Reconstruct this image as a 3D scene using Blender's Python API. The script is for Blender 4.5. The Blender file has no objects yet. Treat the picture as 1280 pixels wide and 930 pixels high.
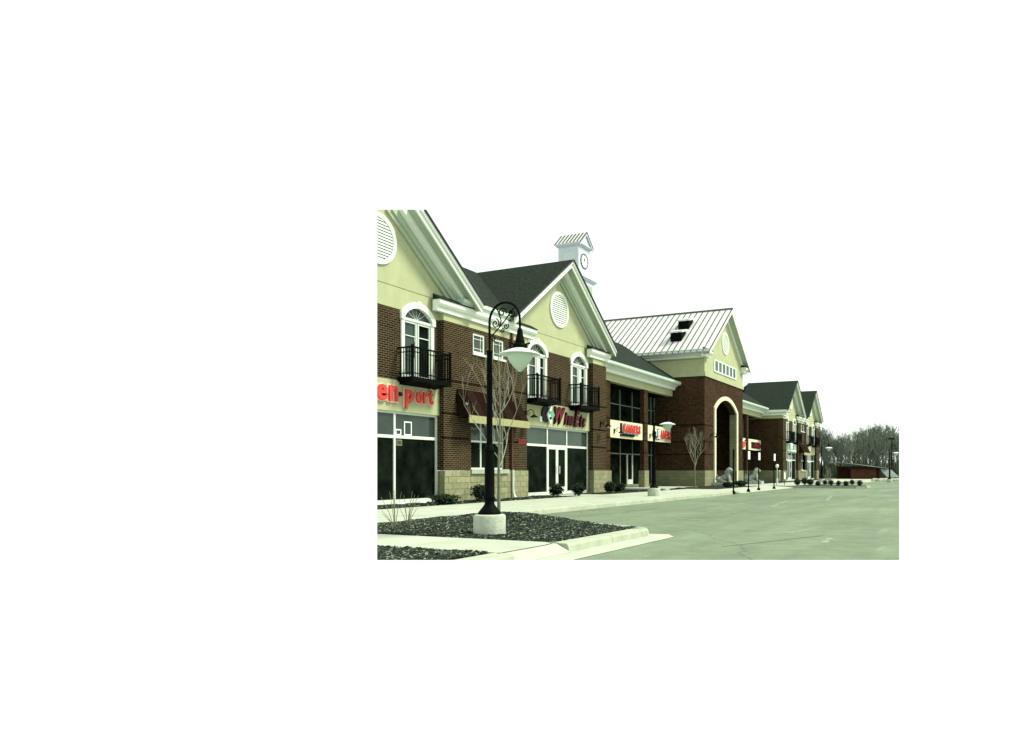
import bpy, bmesh, math, random
from mathutils import Vector, Matrix
R = math.radians
SC = bpy.context.scene
COL = SC.collection

# ------------------------------------------------------------------ camera, sky, sun, exposure
EYE = 1.10
YAW = R(24.33)                      # view direction, turned from the facade line (+X) towards the shops (+Y)
cam = bpy.data.cameras.new('Camera')
cam.sensor_width = 36.0
cam.lens = 900.0 / 1280.0 * 36.0
cam.shift_x = -158.0 / 1280.0
cam.shift_y = 123.0 / 1280.0
cam.clip_start = 0.1
cam.clip_end = 4000
camo = bpy.data.objects.new('Camera', cam)
camo.location = (0, 0, EYE)
camo.rotation_euler = (R(90), 0, YAW - R(90))
COL.objects.link(camo)
SC.camera = camo

SUN_EL, SUN_AZ = R(52), R(-62)      # azimuth measured from +X towards +Y
world = bpy.data.worlds.new('World')
SC.world = world
world.use_nodes = True
wn, wl = world.node_tree.nodes, world.node_tree.links
bg = wn['Background']
sky = wn.new('ShaderNodeTexSky')
sky.sky_type = 'NISHITA'
sky.sun_disc = False
sky.sun_elevation = SUN_EL
sky.sun_rotation = R(90) - SUN_AZ
mixw = wn.new('ShaderNodeMix')
mixw.data_type = 'RGBA'
mixw.inputs['Factor'].default_value = 0.93          # a bright closed cloud cover over the clear sky
mixw.inputs['B'].default_value = (4.0, 4.5, 4.0, 1)
wl.new(sky.outputs['Color'], mixw.inputs['A'])
wl.new(mixw.outputs['Result'], bg.inputs['Color'])
bg.inputs['Strength'].default_value = 0.1

sun = bpy.data.lights.new('Sun', 'SUN')
sun.energy = 1.95
sun.angle = R(13)
sun.color = (0.97, 1.0, 0.83)
suno = bpy.data.objects.new('Sun', sun)
sd = Vector((math.cos(SUN_EL) * math.cos(SUN_AZ), math.cos(SUN_EL) * math.sin(SUN_AZ), math.sin(SUN_EL)))
suno.rotation_euler = (-sd).to_track_quat('-Z', 'Y').to_euler()
suno.location = sd * 60
COL.objects.link(suno)

SC.view_settings.view_transform = 'Standard'
SC.view_settings.look = 'None'
SC.view_settings.gamma = 1
SC.view_settings.use_curve_mapping = False
SC.view_settings.exposure = 1.5

# ------------------------------------------------------------------ materials
def nt(name):
    m = bpy.data.materials.new(name)
    m.use_nodes = True
    return m, m.node_tree.nodes, m.node_tree.links, m.node_tree.nodes['Principled BSDF']

def mat(name, col, rough=.7, var=.15, scale=6.0, bump=0.0, bscale=None, spec=.12, metal=0.0, island=False, objrand=0.0):
    m, n, l, p = nt(name)
    p.inputs['Roughness'].default_value = rough
    p.inputs['Metallic'].default_value = metal
    p.inputs['Specular IOR Level'].default_value = spec
    geo = n.new('ShaderNodeNewGeometry')
    no = n.new('ShaderNodeTexNoise')
    no.inputs['Scale'].default_value = scale
    no.inputs['Detail'].default_value = 5
    l.new(geo.outputs['Position'], no.inputs['Vector'])
    mp = n.new('ShaderNodeMapRange')
    mp.inputs['From Min'].default_value = .25
    mp.inputs['From Max'].default_value = .75
    mp.inputs['To Min'].default_value = 1 - var
    mp.inputs['To Max'].default_value = 1 + var
    l.new(no.outputs['Fac'], mp.inputs['Value'])
    fac = mp.outputs['Result']
    if objrand or island:
        mr = n.new('ShaderNodeMapRange')
        mr.inputs['To Min'].default_value = 1 - objrand
        mr.inputs['To Max'].default_value = 1 + objrand
        if island:
            l.new(geo.outputs['Random Per Island'], mr.inputs['Value'])
        else:
            oi = n.new('ShaderNodeObjectInfo')
            l.new(oi.outputs['Random'], mr.inputs['Value'])
        mu = n.new('ShaderNodeMath'); mu.operation = 'MULTIPLY'
        l.new(fac, mu.inputs[0]); l.new(mr.outputs['Result'], mu.inputs[1])
        fac = mu.outputs[0]
    mx = n.new('ShaderNodeVectorMath'); mx.operation = 'SCALE'
    mx.inputs[0].default_value = col
    l.new(fac, mx.inputs['Scale'])
    l.new(mx.outputs['Vector'], p.inputs['Base Color'])
    if bump:
        nb = n.new('ShaderNodeTexNoise')
        nb.inputs['Scale'].default_value = bscale or scale * 4
        nb.inputs['Detail'].default_value = 6
        l.new(geo.outputs['Position'], nb.inputs['Vector'])
        b = n.new('ShaderNodeBump')
        b.inputs['Strength'].default_value = bump
        b.inputs['Distance'].default_value = .02
        l.new(nb.outputs['Fac'], b.inputs['Height'])
        l.new(b.outputs['Normal'], p.inputs['Normal'])
    return m

def wall_uv(n, l):
    """position along the wall and height, whichever way the wall faces"""
    geo = n.new('ShaderNodeNewGeometry')
    sp = n.new('ShaderNodeSeparateXYZ'); l.new(geo.outputs['Position'], sp.inputs[0])
    sn = n.new('ShaderNodeSeparateXYZ'); l.new(geo.outputs['Normal'], sn.inputs[0])
    ab = n.new('ShaderNodeMath'); ab.operation = 'ABSOLUTE'; l.new(sn.outputs['X'], ab.inputs[0])
    gt = n.new('ShaderNodeMath'); gt.operation = 'GREATER_THAN'; gt.inputs[1].default_value = .6
    l.new(ab.outputs[0], gt.inputs[0])
    mx = n.new('ShaderNodeMix'); mx.data_type = 'FLOAT'
    l.new(gt.outputs[0], mx.inputs['Factor']); l.new(sp.outputs['X'], mx.inputs['A']); l.new(sp.outputs['Y'], mx.inputs['B'])
    cb = n.new('ShaderNodeCombineXYZ')
    l.new(mx.outputs['Result'], cb.inputs['X']); l.new(sp.outputs['Z'], cb.inputs['Y'])
    return geo, cb

def brick_mat(name, c1, c2, mortar, bw, bh, ms, bump=.5):
    m, n, l, p = nt(name)
    p.inputs['Roughness'].default_value = .9
    p.inputs['Specular IOR Level'].default_value = .03
    geo, cb = wall_uv(n, l)
    bt = n.new('ShaderNodeTexBrick')
    bt.inputs['Scale'].default_value = 1
    bt.inputs['Brick Width'].default_value = bw
    bt.inputs['Row Height'].default_value = bh
    bt.inputs['Mortar Size'].default_value = ms
    bt.inputs['Mortar Smooth'].default_value = .1
    bt.inputs['Bias'].default_value = 0
    bt.inputs['Color1'].default_value = (*c1, 1)
    bt.inputs['Color2'].default_value = (*c2, 1)
    bt.inputs['Mortar'].default_value = (*mortar, 1)
    l.new(cb.outputs[0], bt.inputs['Vector'])
    no = n.new('ShaderNodeTexNoise'); no.inputs['Scale'].default_value = 1.1; no.inputs['Detail'].default_value = 4
    l.new(geo.outputs['Position'], no.inputs['Vector'])
    mp = n.new('ShaderNodeMapRange'); mp.inputs['To Min'].default_value = .7; mp.inputs['To Max'].default_value = 1.3
    l.new(no.outputs['Fac'], mp.inputs['Value'])
    mx = n.new('ShaderNodeVectorMath'); mx.operation = 'SCALE'
    l.new(bt.outputs['Color'], mx.inputs[0]); l.new(mp.outputs['Result'], mx.inputs['Scale'])
    l.new(mx.outputs['Vector'], p.inputs['Base Color'])
    b = n.new('ShaderNodeBump'); b.inputs['Strength'].default_value = bump; b.inputs['Distance'].default_value = .01
    b.invert = True
    l.new(bt.outputs['Fac'], b.inputs['Height']); l.new(b.outputs['Normal'], p.inputs['Normal'])
    return m

M = {}
M['brick'] = brick_mat('red_brown_brick', (.042, .0185, .009), (.012, .0075, .0045), (.135, .122, .070), .21, .072, .0078)
M['brick_tower'] = brick_mat('dark_red_brown_brick', (.060, .025, .012), (.011, .0075, .004), (.095, .074, .045), .21, .072, .006)
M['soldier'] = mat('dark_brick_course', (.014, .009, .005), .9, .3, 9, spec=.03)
M['stone'] = mat('split_face_stone', (.25, .25, .145), .9, .22, 9, .6, 40, .15, objrand=.16)
M['stone_far'] = brick_mat('split_face_stone_wall', (.24, .24, .14), (.19, .195, .115), (.15, .15, .09), .43, .216, .01)
M['mortar'] = mat('mortar', (.17, .17, .11), .95, .1, 10)
M['stucco'] = mat('pale_green_stucco', (.37, .388, .225), .9, .08, 2.2, .25, 60, .15)
M['soffit'] = mat('pale_green_soffit', (.33, .39, .28), .7, .03, 2)
M['brick_red'] = brick_mat('red_brick', (.075, .027, .017), (.05, .02, .013), (.07, .05, .035), .21, .072, .006)
M['trim'] = mat('painted_trim', (.67, .72, .62), .55, .04, 3, spec=.3)
M['frame'] = mat('white_window_frame', (.60, .655, .58), .4, .05, 4)
M['glass_dark'] = mat('dark_reflection_glass', (.0055, .0085, .0055), .08, .9, 2.2, spec=.1)  # reflection of dark trees painted into the base colour and its blotches
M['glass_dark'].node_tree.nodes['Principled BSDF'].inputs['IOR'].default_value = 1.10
M['glass'] = mat('reflective_window_glass', (.030, .046, .037), .05, .4, 1.1, spec=.36)  # same glazing, with the reflected sky partly put into a paler base colour
M['curtain'] = mat('white_blind', (.55, .60, .58), .8, .1, 5)
M['iron'] = mat('black_iron', (.0022, .003, .0022), .6, .2, 8, spec=.03)
M['shingle'] = mat('charcoal_shingle', (.021, .028, .022), .97, .5, 9, .8, 22, .03)
M['shingle_edge'] = mat('dark_roof_edge', (.05, .05, .05), .9, .2, 8)
M['metal'] = mat('pale_metal_roof', (.58, .585, .57), .42, .06, 1.5, spec=.5)
M['seam'] = mat('dark_bronze_seam', (.055, .045, .042), .5, .2, 5)
M['gutter'] = mat('gutter_metal', (.50, .60, .50), .5, .06, 3)
M['bronze'] = mat('brown_downspout', (.075, .035, .022), .5, .15, 4)
M['concrete'] = mat('concrete_walk', (.37, .395, .315), .9, .12, 1.6, .25, 50, .15, objrand=.04)
M['kerb'] = mat('kerb_concrete', (.33, .355, .27), .9, .17, 3.5, .3, 40, .15, objrand=.05)
M['pedestal'] = mat('cast_concrete', (.40, .43, .35), .9, .2, 5, .5, 26, .15)
M['paint'] = mat('worn_white_paint', (.20, .24, .18), .85, .35, 5)
M['soil'] = mat('dark_mulch', (.018, .022, .016), .95, .5, 14, .8, 40, .1)
M['bark'] = mat('tan_bark', (.15, .16, .10), .9, .3, 14)
M['twig'] = mat('pale_twig', (.27, .265, .195), .9, .25, 20)
M['far_bark'] = mat('hazed_grey_bark', (.125, .145, .115), .95, .3, 1, objrand=.3)  # greyness of distant haze is mixed into the bark colour
M['brush'] = mat('brown_brush', (.055, .066, .042), .95, .5, .6, island=True, objrand=.55)
M['leaf'] = mat('dark_evergreen_leaf', (.012, .024, .010), .85, .4, 10, island=True, objrand=.5)
M['dry'] = mat('dry_stem', (.16, .17, .09), .9, .3, 15)
M['red'] = mat('red_sign_face', (.56, .055, .04), .4, .08, 6)
M['pink'] = mat('pale_letter_side', (.78, .50, .40), .5, .1, 6)
M['wine'] = mat('burgundy_sign_face', (.13, .012, .018), .4, .2, 9)
M['black'] = mat('black_sign_edge', (.012, .012, .012), .5, .2, 6)
M['cream'] = mat('cream_board', (.62, .62, .42), .7, .08, 4)
M['valance'] = mat('yellow_cream_valance', (.31, .30, .15), .8, .12, 6)
M['maroon'] = mat('maroon_awning_cloth', (.0125, .0045, .003), .95, .4, 5, spec=.02)
M['dim_frame'] = mat('dull_grey_green_frame', (.17, .20, .155), .5, .1, 4)  # darker grey-green tone for frames in the arcade recess
M['sgreen'] = mat('green_sign_face', (.10, .42, .20), .5, .2, 8)
M['swhite'] = mat('white_sign_face', (.80, .84, .80), .5, .05, 8)
M['shade'] = mat('white_lamp_shade', (.74, .79, .71), .35, .04, 5)
M['bowl'] = mat('frosted_lamp_bowl', (.40, .50, .36), .3, .06, 5)
M['statue'] = mat('grey_stone_statue', (.30, .345, .31), .9, .3, 7, .5, 25, .15)
M['cupola'] = mat('white_cupola_paint', (.50, .535, .57), .5, .03, 2)
M['clockface'] = mat('clock_face', (.78, .80, .80), .4, .03, 3)
M['ground'] = mat('dull_winter_ground', (.10, .105, .06), .95, .3, .3)
M['gravel'] = mat('pale_gravel', (.36, .36, .28), .95, .2, .8)
M['grey_roof'] = mat('grey_roof_sheet', (.22, .25, .24), .8, .15, 2)

def asphalt_mat():
    m, n, l, p = nt('aged_asphalt')
    p.inputs['Roughness'].default_value = .9
    p.inputs['Specular IOR Level'].default_value = .2
    geo = n.new('ShaderNodeNewGeometry')
    def noise(scale, detail, stretch=None):
        no = n.new('ShaderNodeTexNoise'); no.inputs['Scale'].default_value = scale; no.inputs['Detail'].default_value = detail
        if stretch:
            mpg = n.new('ShaderNodeMapping'); mpg.inputs['Scale'].default_value = stretch; mpg.inputs['Rotation'].default_value = (0, 0, R(12))
            l.new(geo.outputs['Position'], mpg.inputs['Vector']); l.new(mpg.outputs[0], no.inputs['Vector'])
        else:
            l.new(geo.outputs['Position'], no.inputs['Vector'])
        return no.outputs['Fac']
    def rng(v, a, b, lo, hi):
        mp = n.new('ShaderNodeMapRange'); mp.inputs['From Min'].default_value = a; mp.inputs['From Max'].default_value = b
        mp.inputs['To Min'].default_value = lo; mp.inputs['To Max'].default_value = hi
        l.new(v, mp.inputs['Value']); return mp.outputs['Result']
    def mul(a, b):
        mu = n.new('ShaderNodeMath'); mu.operation = 'MULTIPLY'; l.new(a, mu.inputs[0]); l.new(b, mu.inputs[1]); return mu.outputs[0]
    f = mul(rng(noise(.22, 5), .3, .7, .86, 1.14), rng(noise(.5, 4, (.35, 2.2, 1)), .35, .75, .9, 1.17))
    f = mul(f, rng(noise(40, 3), .3, .7, .80, 1.20)); f = mul(f, rng(noise(3.2, 6), .35, .65, .92, 1.09))
    f = mul(f, rng(noise(.9, 3, (.6, 3.5, 1)), .64, .72, 1.0, 1.22))
    vo = n.new('ShaderNodeTexVoronoi'); vo.feature = 'DISTANCE_TO_EDGE'; vo.inputs['Scale'].default_value = .16
    wn_ = n.new('ShaderNodeTexNoise'); wn_.inputs['Scale'].default_value = .8; wn_.inputs['Detail'].default_value = 5
    l.new(geo.outputs['Position'], wn_.inputs['Vector'])
    va = n.new('ShaderNodeVectorMath'); va.operation = 'ADD'; l.new(geo.outputs['Position'], va.inputs[0]); l.new(wn_.outputs['Color'], va.inputs[1]); l.new(va.outputs[0], vo.inputs['Vector'])
    f = mul(f, rng(vo.outputs['Distance'], .0, .006, .72, 1.0))
    mx = n.new('ShaderNodeVectorMath'); mx.operation = 'SCALE'; mx.inputs[0].default_value = (.138, .172, .114)
    l.new(f, mx.inputs['Scale']); l.new(mx.outputs['Vector'], p.inputs['Base Color'])
    return m
M['asphalt'] = asphalt_mat()
M['tar'] = mat('tar_seam', (.075, .095, .07), .8, .3, 4)

def chip_mat():
    m, n, l, p = nt('mulch_chips')
    p.inputs['Roughness'].default_value = .9
    p.inputs['Specular IOR Level'].default_value = .15
    geo = n.new('ShaderNodeNewGeometry')
    cr = n.new('ShaderNodeValToRGB')
    e = cr.color_ramp.elements
    e[0].color = (.012, .017, .012, 1); e[0].position = 0
    e[1].color = (.30, .35, .27, 1); e[1].position = 1
    a = cr.color_ramp.elements.new(.62); a.color = (.020, .028, .019, 1)
    b = cr.color_ramp.elements.new(.88); b.color = (.075, .095, .068, 1)
    l.new(geo.outputs['Random Per Island'], cr.inputs['Fac']); l.new(cr.outputs['Color'], p.inputs['Base Color'])
    return m
M['chips'] = chip_mat()

# ------------------------------------------------------------------ mesh helpers
class MB:
    def __init__(s): s.v, s.f = [], []
    def add(s, vs, fs):
        o = len(s.v); s.v += [tuple(v) for v in vs]; s.f += [tuple(i + o for i in f) for f in fs]; return s
    def box(s, x0, x1, y0, y1, z0, z1):
        return s.add([(x0, y0, z0), (x1, y0, z0), (x1, y1, z0), (x0, y1, z0), (x0, y0, z1), (x1, y0, z1), (x1, y1, z1), (x0, y1, z1)],
                     [(0, 3, 2, 1), (4, 5, 6, 7), (0, 1, 5, 4), (1, 2, 6, 5), (2, 3, 7, 6), (3, 0, 4, 7)])
    def prism(s, pts, axis, a0, a1):
        n = len(pts)
        mk = {'y': lambda p, a: (p[0], a, p[1]), 'x': lambda p, a: (a, p[0], p[1]), 'z': lambda p, a: (p[0], p[1], a)}[axis]
        return s.add([mk(p, a0) for p in pts] + [mk(p, a1) for p in pts],
                     [tuple(range(n))[::-1], tuple(range(n, 2 * n))] + [(i, (i + 1) % n, n + (i + 1) % n, n + i) for i in range(n)])
    def tube(s, pts, rad, n=6, cap=True):
        pts = [Vector(p) for p in pts]
        if not hasattr(rad, '__len__'): rad = [rad] * len(pts)
        rings, ref = [], None
        for i, p in enumerate(pts):
            d = (pts[min(i + 1, len(pts) - 1)] - pts[max(i - 1, 0)])
            d = d.normalized() if d.length > 1e-9 else Vector((0, 0, 1))
            if ref is None: ref = d.orthogonal().normalized()
            ref = (ref - d * ref.dot(d))
            ref = ref.normalized() if ref.length > 1e-6 else d.orthogonal().normalized()
            b = d.cross(ref)
            rings.append([p + (ref * math.cos(2 * math.pi * k / n) + b * math.sin(2 * math.pi * k / n)) * rad[i] for k in range(n)])
        vs = [v for r in rings for v in r]
        fs = [(i * n + k, i * n + (k + 1) % n, (i + 1) * n + (k + 1) % n, (i + 1) * n + k) for i in range(len(pts) - 1) for k in range(n)]
        if cap: fs += [tuple(range(n))[::-1], tuple(range((len(pts) - 1) * n, len(pts) * n))]
        return s.add(vs, fs)
    def lathe(s, prof, c=(0, 0, 0), n=16):
        vs, fs = [], []
        for r, z in prof:
            for k in range(n):
                a = 2 * math.pi * k / n
                vs.append((c[0] + r * math.cos(a), c[1] + r * math.sin(a), c[2] + z))
        for i in range(len(prof) - 1):
            for k in range(n): fs.append((i * n + k, i * n + (k + 1) % n, (i + 1) * n + (k + 1) % n, (i + 1) * n + k))
        fs += [tuple(range(n))[::-1], tuple(range((len(prof) - 1) * n, len(prof) * n))]
        return s.add(vs, fs)
    def ell(s, c, r, n=12, m=8, rot=None):
        vs, fs = [], []
        for i in range(1, m):
            t = math.pi * i / m
            for k in range(n):
                a = 2 * math.pi * k / n
                v = Vector((r[0] * math.sin(t) * math.cos(a), r[1] * math.sin(t) * math.sin(a), r[2] * math.cos(t)))
                if rot: v = rot @ v
                vs.append(Vector(c) + v)
        top = Vector((0, 0, r[2])); bot = -top
        if rot: top = rot @ top; bot = rot @ bot
        vs += [Vector(c) + top, Vector(c) + bot]
        for i in range(m - 2):
            for k in range(n): fs.append((i * n + k, (i + 1) * n + k, (i + 1) * n + (k + 1) % n, i * n + (k + 1) % n))
        T = len(vs) - 2
        for k in range(n):
            fs.append((T, k, (k + 1) % n)); fs.append((T + 1, (m - 2) * n + (k + 1) % n, (m - 2) * n + k))
        return s.add(vs, fs)
    def ring(s, cx, cz, ro, ri, y0, y1, n=32):
        for k in range(n):
            a, b = 2 * math.pi * k / n, 2 * math.pi * (k + 1) / n
            s.prism([(cx + ro * math.cos(a), cz + ro * math.sin(a)), (cx + ro * math.cos(b), cz + ro * math.sin(b)),
                     (cx + ri * math.cos(b), cz + ri * math.sin(b)), (cx + ri * math.cos(a), cz + ri * math.sin(a))], 'y', y0, y1)
        return s

def mesh(name, mb, m, smooth=False):
    me = bpy.data.meshes.new(name)
    me.from_pydata(mb.v, [], mb.f)
    bm = bmesh.new(); bm.from_mesh(me)
    bmesh.ops.recalc_face_normals(bm, faces=bm.faces)
    bm.to_mesh(me); bm.free()
    me.materials.append(M[m])
    if smooth:
        me.polygons.foreach_set('use_smooth', [True] * len(me.polygons))
        me.set_sharp_from_angle(angle=R(40))
    return me

def obj(name, mb, m, parent=None, smooth=False, loc=None):
    me = mb if isinstance(mb, bpy.types.Mesh) else mesh(name, mb, m, smooth)
    o = bpy.data.objects.new(name, me)
    COL.objects.link(o)
    if loc: o.location = loc
    if parent:
        o.parent = parent
    return o

def tag(o, label=None, cat=None, group=None, kind=None):
    if label: o['label'] = label
    if cat: o['category'] = cat
    if group: o['group'] = group
    if kind: o['kind'] = kind
    return o

def thing(name, label, cat, loc=(0, 0, 0), rz=0, group=None):
    o = bpy.data.objects.new(name, None)
    o.empty_display_size = .3
    o.location = loc; o.rotation_euler = (0, 0, rz)
    COL.objects.link(o)
    return tag(o, label, cat, group)

def struct(name, mb, m): return tag(obj(name, mb, m), kind='structure')
def box(*a): return MB().box(*a)

def copy_tree(o, parent=None):
    c = o.copy(); COL.objects.link(c); c.parent = parent
    for ch in o.children: copy_tree(ch, c)
    return c

def letters(parent, s, x0, x1, z0, z1, y, m, depth=.05, bold=.0, shear=0.0, drop=None, back=None, mats=None):
    """separate letters standing on a wall that faces -Y; the word fills x0..x1, cap height z0..z1"""
    def glyph(ch, b, ex):
        c = bpy.data.curves.new('letter', 'FONT'); c.body = ch; c.size = 1; c.extrude = ex; c.offset = b; c.shear = shear
        c.resolution_u = 3
        t = bpy.data.objects.new('letter', c); COL.objects.link(t)
        dg = bpy.context.evaluated_depsgraph_get()
        me = bpy.data.meshes.new_from_object(t.evaluated_get(dg))
        bpy.data.objects.remove(t); bpy.data.curves.remove(c)
        return me
    gl, w = [], 0
    for ch in s:
        if ch == ' ': w += .3; continue
        me = glyph(ch, bold, .5)
        xs = [v.co.x for v in me.vertices]
        gl.append((ch, me, w - min(xs), min(xs), max(xs))); w += max(xs) - min(xs) + .07 + max(0, bold)
    w -= .07
    kx, kz = (x1 - x0) / w, (z1 - z0) / .72
    def place(me, sh, yy, d, mm, nm):
        for v in me.vertices:
            x, yv, z = v.co
            v.co = (x0 + (x + sh) * kx, yy - d * (z + .5), z0 + yv * kz)
        me.materials.clear(); me.materials.append(M[mm])
        return obj(nm, me, mm, parent)
    for i, (ch, me, sh, a, b) in enumerate(gl):
        mm = mats[i] if mats else m
        place(me, sh, y, depth, mm, 'letter')
        if back:
            place(glyph(ch, bold + .05, .5), sh, y + .012, depth * .5, back, 'letter_backing')

# ------------------------------------------------------------------ big setting: ground, lot
struct('ground', MB().add([(-50, -400, -.20), (1800, -400, -.20), (1800, 900, -.20), (-50, 900, -.20)], [(0, 1, 2, 3)]), 'ground')
lot = struct('parking_lot', MB().add([(2, -40, -.15), (125, -40, -.15), (125, 16, -.15), (2, 16, -.15)], [(0, 1, 2, 3)]), 'asphalt')
struct('gravel_verge', MB().add([(76, 9.0, -.146), (118, 10.5, -.146), (122, 17, -.146), (92, 16.6, -.146), (86, 12, -.146)], [(0, 1, 2, 3, 4)]), 'gravel')
# angled stall lines
for i in range(6):
    x = 19.6 + 3.15 * i
    q = MB().add([(x, 10.85, -.146), (x + .13, 10.85, -.146), (x + .13 - 2.6, 5.9, -.146), (x - 2.6, 5.9, -.146)], [(0, 1, 2, 3)])
    obj('stall_line', q, 'paint', lot)
obj('stall_line', MB().add([(38.5, 8.2, -.146), (38.7, 8.4, -.146), (49, 6.5, -.146), (49, 6.3, -.146)], [(0, 1, 2, 3)]), 'paint', lot)
for a, b, c, d in ((24.0, 6.0, 27.5, 4.9), (24.0, 6.0, 29.5, 6.6), (30.5, 5.2, 36, 5.9), (14.2, 3.2, 15.4, 2.95), (12.6, 2.2, 13.6, 2.25)):
    v = Vector((c - a, d - b, 0)).normalized(); nn = Vector((-v.y, v.x, 0)) * .06
    obj('stall_line', MB().add([(a - nn.x, b - nn.y, -.1455), (c - nn.x, d - nn.y, -.1455), (c + nn.x, d + nn.y, -.1455), (a + nn.x, b + nn.y, -.1455)], [(0, 1, 2, 3)]), 'paint', lot)
# a tar-sealed crack running across the lot
rng = random.Random(4)
pts = [(9.5 + .9 * i, 4.4 - .43 * i * .9 + rng.uniform(-.05, .05)) for i in range(2, 6)]
mb = MB()
for (a, b), (c, d) in zip(pts, pts[1:]):
    mb.add([(a, b, -.146), (c, d, -.146), (c + .01, d + .022, -.146), (a + .01, b + .022, -.146)], [(0, 1, 2, 3)])
obj('tar_seam', mb, 'tar', lot)

# sidewalk: slabs on a bed
walk = struct('sidewalk', box(4, 96, 11.3, 16.6, -.19, -.16), 'concrete')
def slab(x0, x1, y0, y1, zf=0, zb=0, parent=walk, m='concrete'):
    g = .008
    x0 += g; x1 -= g; y0 += g; y1 -= g
    mb = MB().add([(x0, y0, zf - .09), (x1, y0, zf - .09), (x1, y1, zb - .09), (x0, y1, zb - .09), (x0, y0, zf), (x1, y0, zf), (x1, y1, zb), (x0, y1, zb)],
                  [(0, 3, 2, 1), (4, 5, 6, 7), (0, 1, 5, 4), (1, 2, 6, 5), (2, 3, 7, 6), (3, 0, 4, 7)])
    return obj('slab', mb, m, parent)
x = 7.0
while x < 92:
    w = 1.95
    if 37 < x < 50.5:
        slab(x, x + w, 11.06, 13.1, -.135, 0)
    else:
        slab(x, x + w, 11.19, 13.1)
    if not (38.8 < x < 49.8): slab(x, x + w, 13.1, 15.0)
    x += w
for x in (26.95, 28.1): slab(x, x + 1.15, 15.0, 16.55)
for x in (50.4, 52.3, 54.2): slab(x, x + 1.9, 15.0, 16.6)
for x in (40.2, 42.2, 44.2): slab(x, x + 2, 16.4, 20.1)

def kerb_run(parent, pts, w=.17, zt=0.0, zb=-.19, seg=2.4, side=1):
    """kerb stones along a polyline; the face lies on the polyline, the stone behind it (left side when side=1)"""
    out = []
    for a, b in zip(pts, pts[1:]):
        a, b = Vector((*a, 0)), Vector((*b, 0))
        L = (b - a).length; n = max(1, round(L / seg)); d = (b - a) / L; nn = Vector((-d.y, d.x, 0)) * side
        for i in range(n):
            p, q = a + d * (L * i / n + .006), a + d * (L * (i + 1) / n - .006)
            prof = [(-.03, zb), (0.0, zt - .035), (.03, zt), (w, zt), (w, zb)]
            vs = [p + nn * o + Vector((0, 0, z)) for o, z in prof] + [q + nn * o + Vector((0, 0, z)) for o, z in prof]
            k = len(prof)
            mb = MB().add(vs, [tuple(range(k)), tuple(range(k, 2 * k))[::-1]] + [(j, (j + 1) % k, k + (j + 1) % k, k + j) for j in range(k)])
            out.append(obj('kerb_stone', mb, 'kerb', parent))
    return out
wk = struct('kerb', box(15.6, 36.4, 11.10, 11.16, -.19, -.03), 'mortar')
kerb_run(wk, [(15.35, 11.02), (36.5, 11.02)], side=1)

# ------------------------------------------------------------------ planted islands
def chip_field(parent_name, inside, zf, x0, x1, y0, y1, n, seed, label, size=(.014, .036)):
    rg = random.Random(seed); mb = MB(); k = 0
    while k < n:
        x, y = rg.uniform(x0, x1), rg.uniform(y0, y1)
        if not inside(x, y): continue
        k += 1
        a, tl = rg.uniform(0, 6.28), rg.uniform(-.5, .5)
        Lg, Wd, Th = rg.uniform(*size), rg.uniform(.007, .016), rg.uniform(.004, .009)
        c = Vector((x, y, zf(x, y) + rg.uniform(.0, .022)))
        ex = Vector((math.cos(a) * math.cos(tl), math.sin(a) * math.cos(tl), math.sin(tl))) * Lg
        ey = Vector((-math.sin(a), math.cos(a), rg.uniform(-.4, .4))) * Wd
        ez = ex.cross(ey).normalized() * Th
        vs = [c - ex - ey - ez, c + ex - ey - ez, c + ex + ey - ez, c - ex + ey - ez, c - ex * .9 - ey * .8 + ez, c + ex * .9 - ey * .8 + ez, c + ex * .9 + ey * .8 + ez, c - ex * .9 + ey * .8 + ez]
        mb.add(vs, [(4, 5, 6, 7), (0, 1, 5, 4), (1, 2, 6, 5), (2, 3, 7, 6), (3, 0, 4, 7)])
    return tag(obj('mulch_chips', mb, 'chips'), label, 'mulch', kind='stuff')

def soil_grid(name, xl, xr, y0, y1, zf, nx=26, ny=26):
    mb = MB(); vs = []
    for j in range(ny + 1):
        y = y0 + (y1 - y0) * j / ny
        for i in range(nx + 1):
            x = xl(y) + (xr(y) - xl(y)) * i / nx
            vs.append((x, y, zf(x, y)))
    return struct(name, mb.add(vs, [(j * (nx + 1) + i, j * (nx + 1) + i + 1, (j + 1) * (nx + 1) + i + 1, (j + 1) * (nx + 1) + i) for j in range(ny) for i in range(nx)]), 'soil')

IXL = 9.5
def ixr(y): return 12.98 + (y - 5.9) * .45
def izf(x, y):
    return -.02 + .17 * math.exp(-((x - 13.3) ** 2 / .9 + (y - 9.3) ** 2 / 1.4)) + .05 * math.exp(-((x - 11) ** 2 / 3 + (y - 8.6) ** 2 / 2)) + .012 * math.sin(5 * x + 3 * y) * math.sin(4 * y - 2 * x)
soil_grid('mulch_bed', lambda y: IXL, lambda y: ixr(y) - .12, 5.78, 11.12, izf, 40, 50)
chip_field('x', lambda x, y: IXL + .03 < x < ixr(y) - .14, izf, 9.5, 15.3, 5.8, 11.1, 24000, 1, 'dark wood mulch with pale chips round the near street lamp')
bx_ = lambda x, y: -.01 + .012 * math.sin(6 * x) * math.sin(5 * y)
soil_grid('mulch_bed', lambda y: 4.5, lambda y: 7.98, 5.78, 11.12, bx_, 30, 40)
chip_field('x', lambda x, y: True, bx_, 6.2, 7.96, 5.8, 9.6, 10000, 2, 'dark wood mulch in the bottom left corner by the path')
path = struct('garden_path', box(8.0, 9.5, 5.64, 11.12, -.19, -.04), 'mortar')
for a, b in ((5.62, 7.35), (7.35, 9.2), (9.2, 11.12)): slab(8.0, 9.5, a, b, parent=path)
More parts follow.
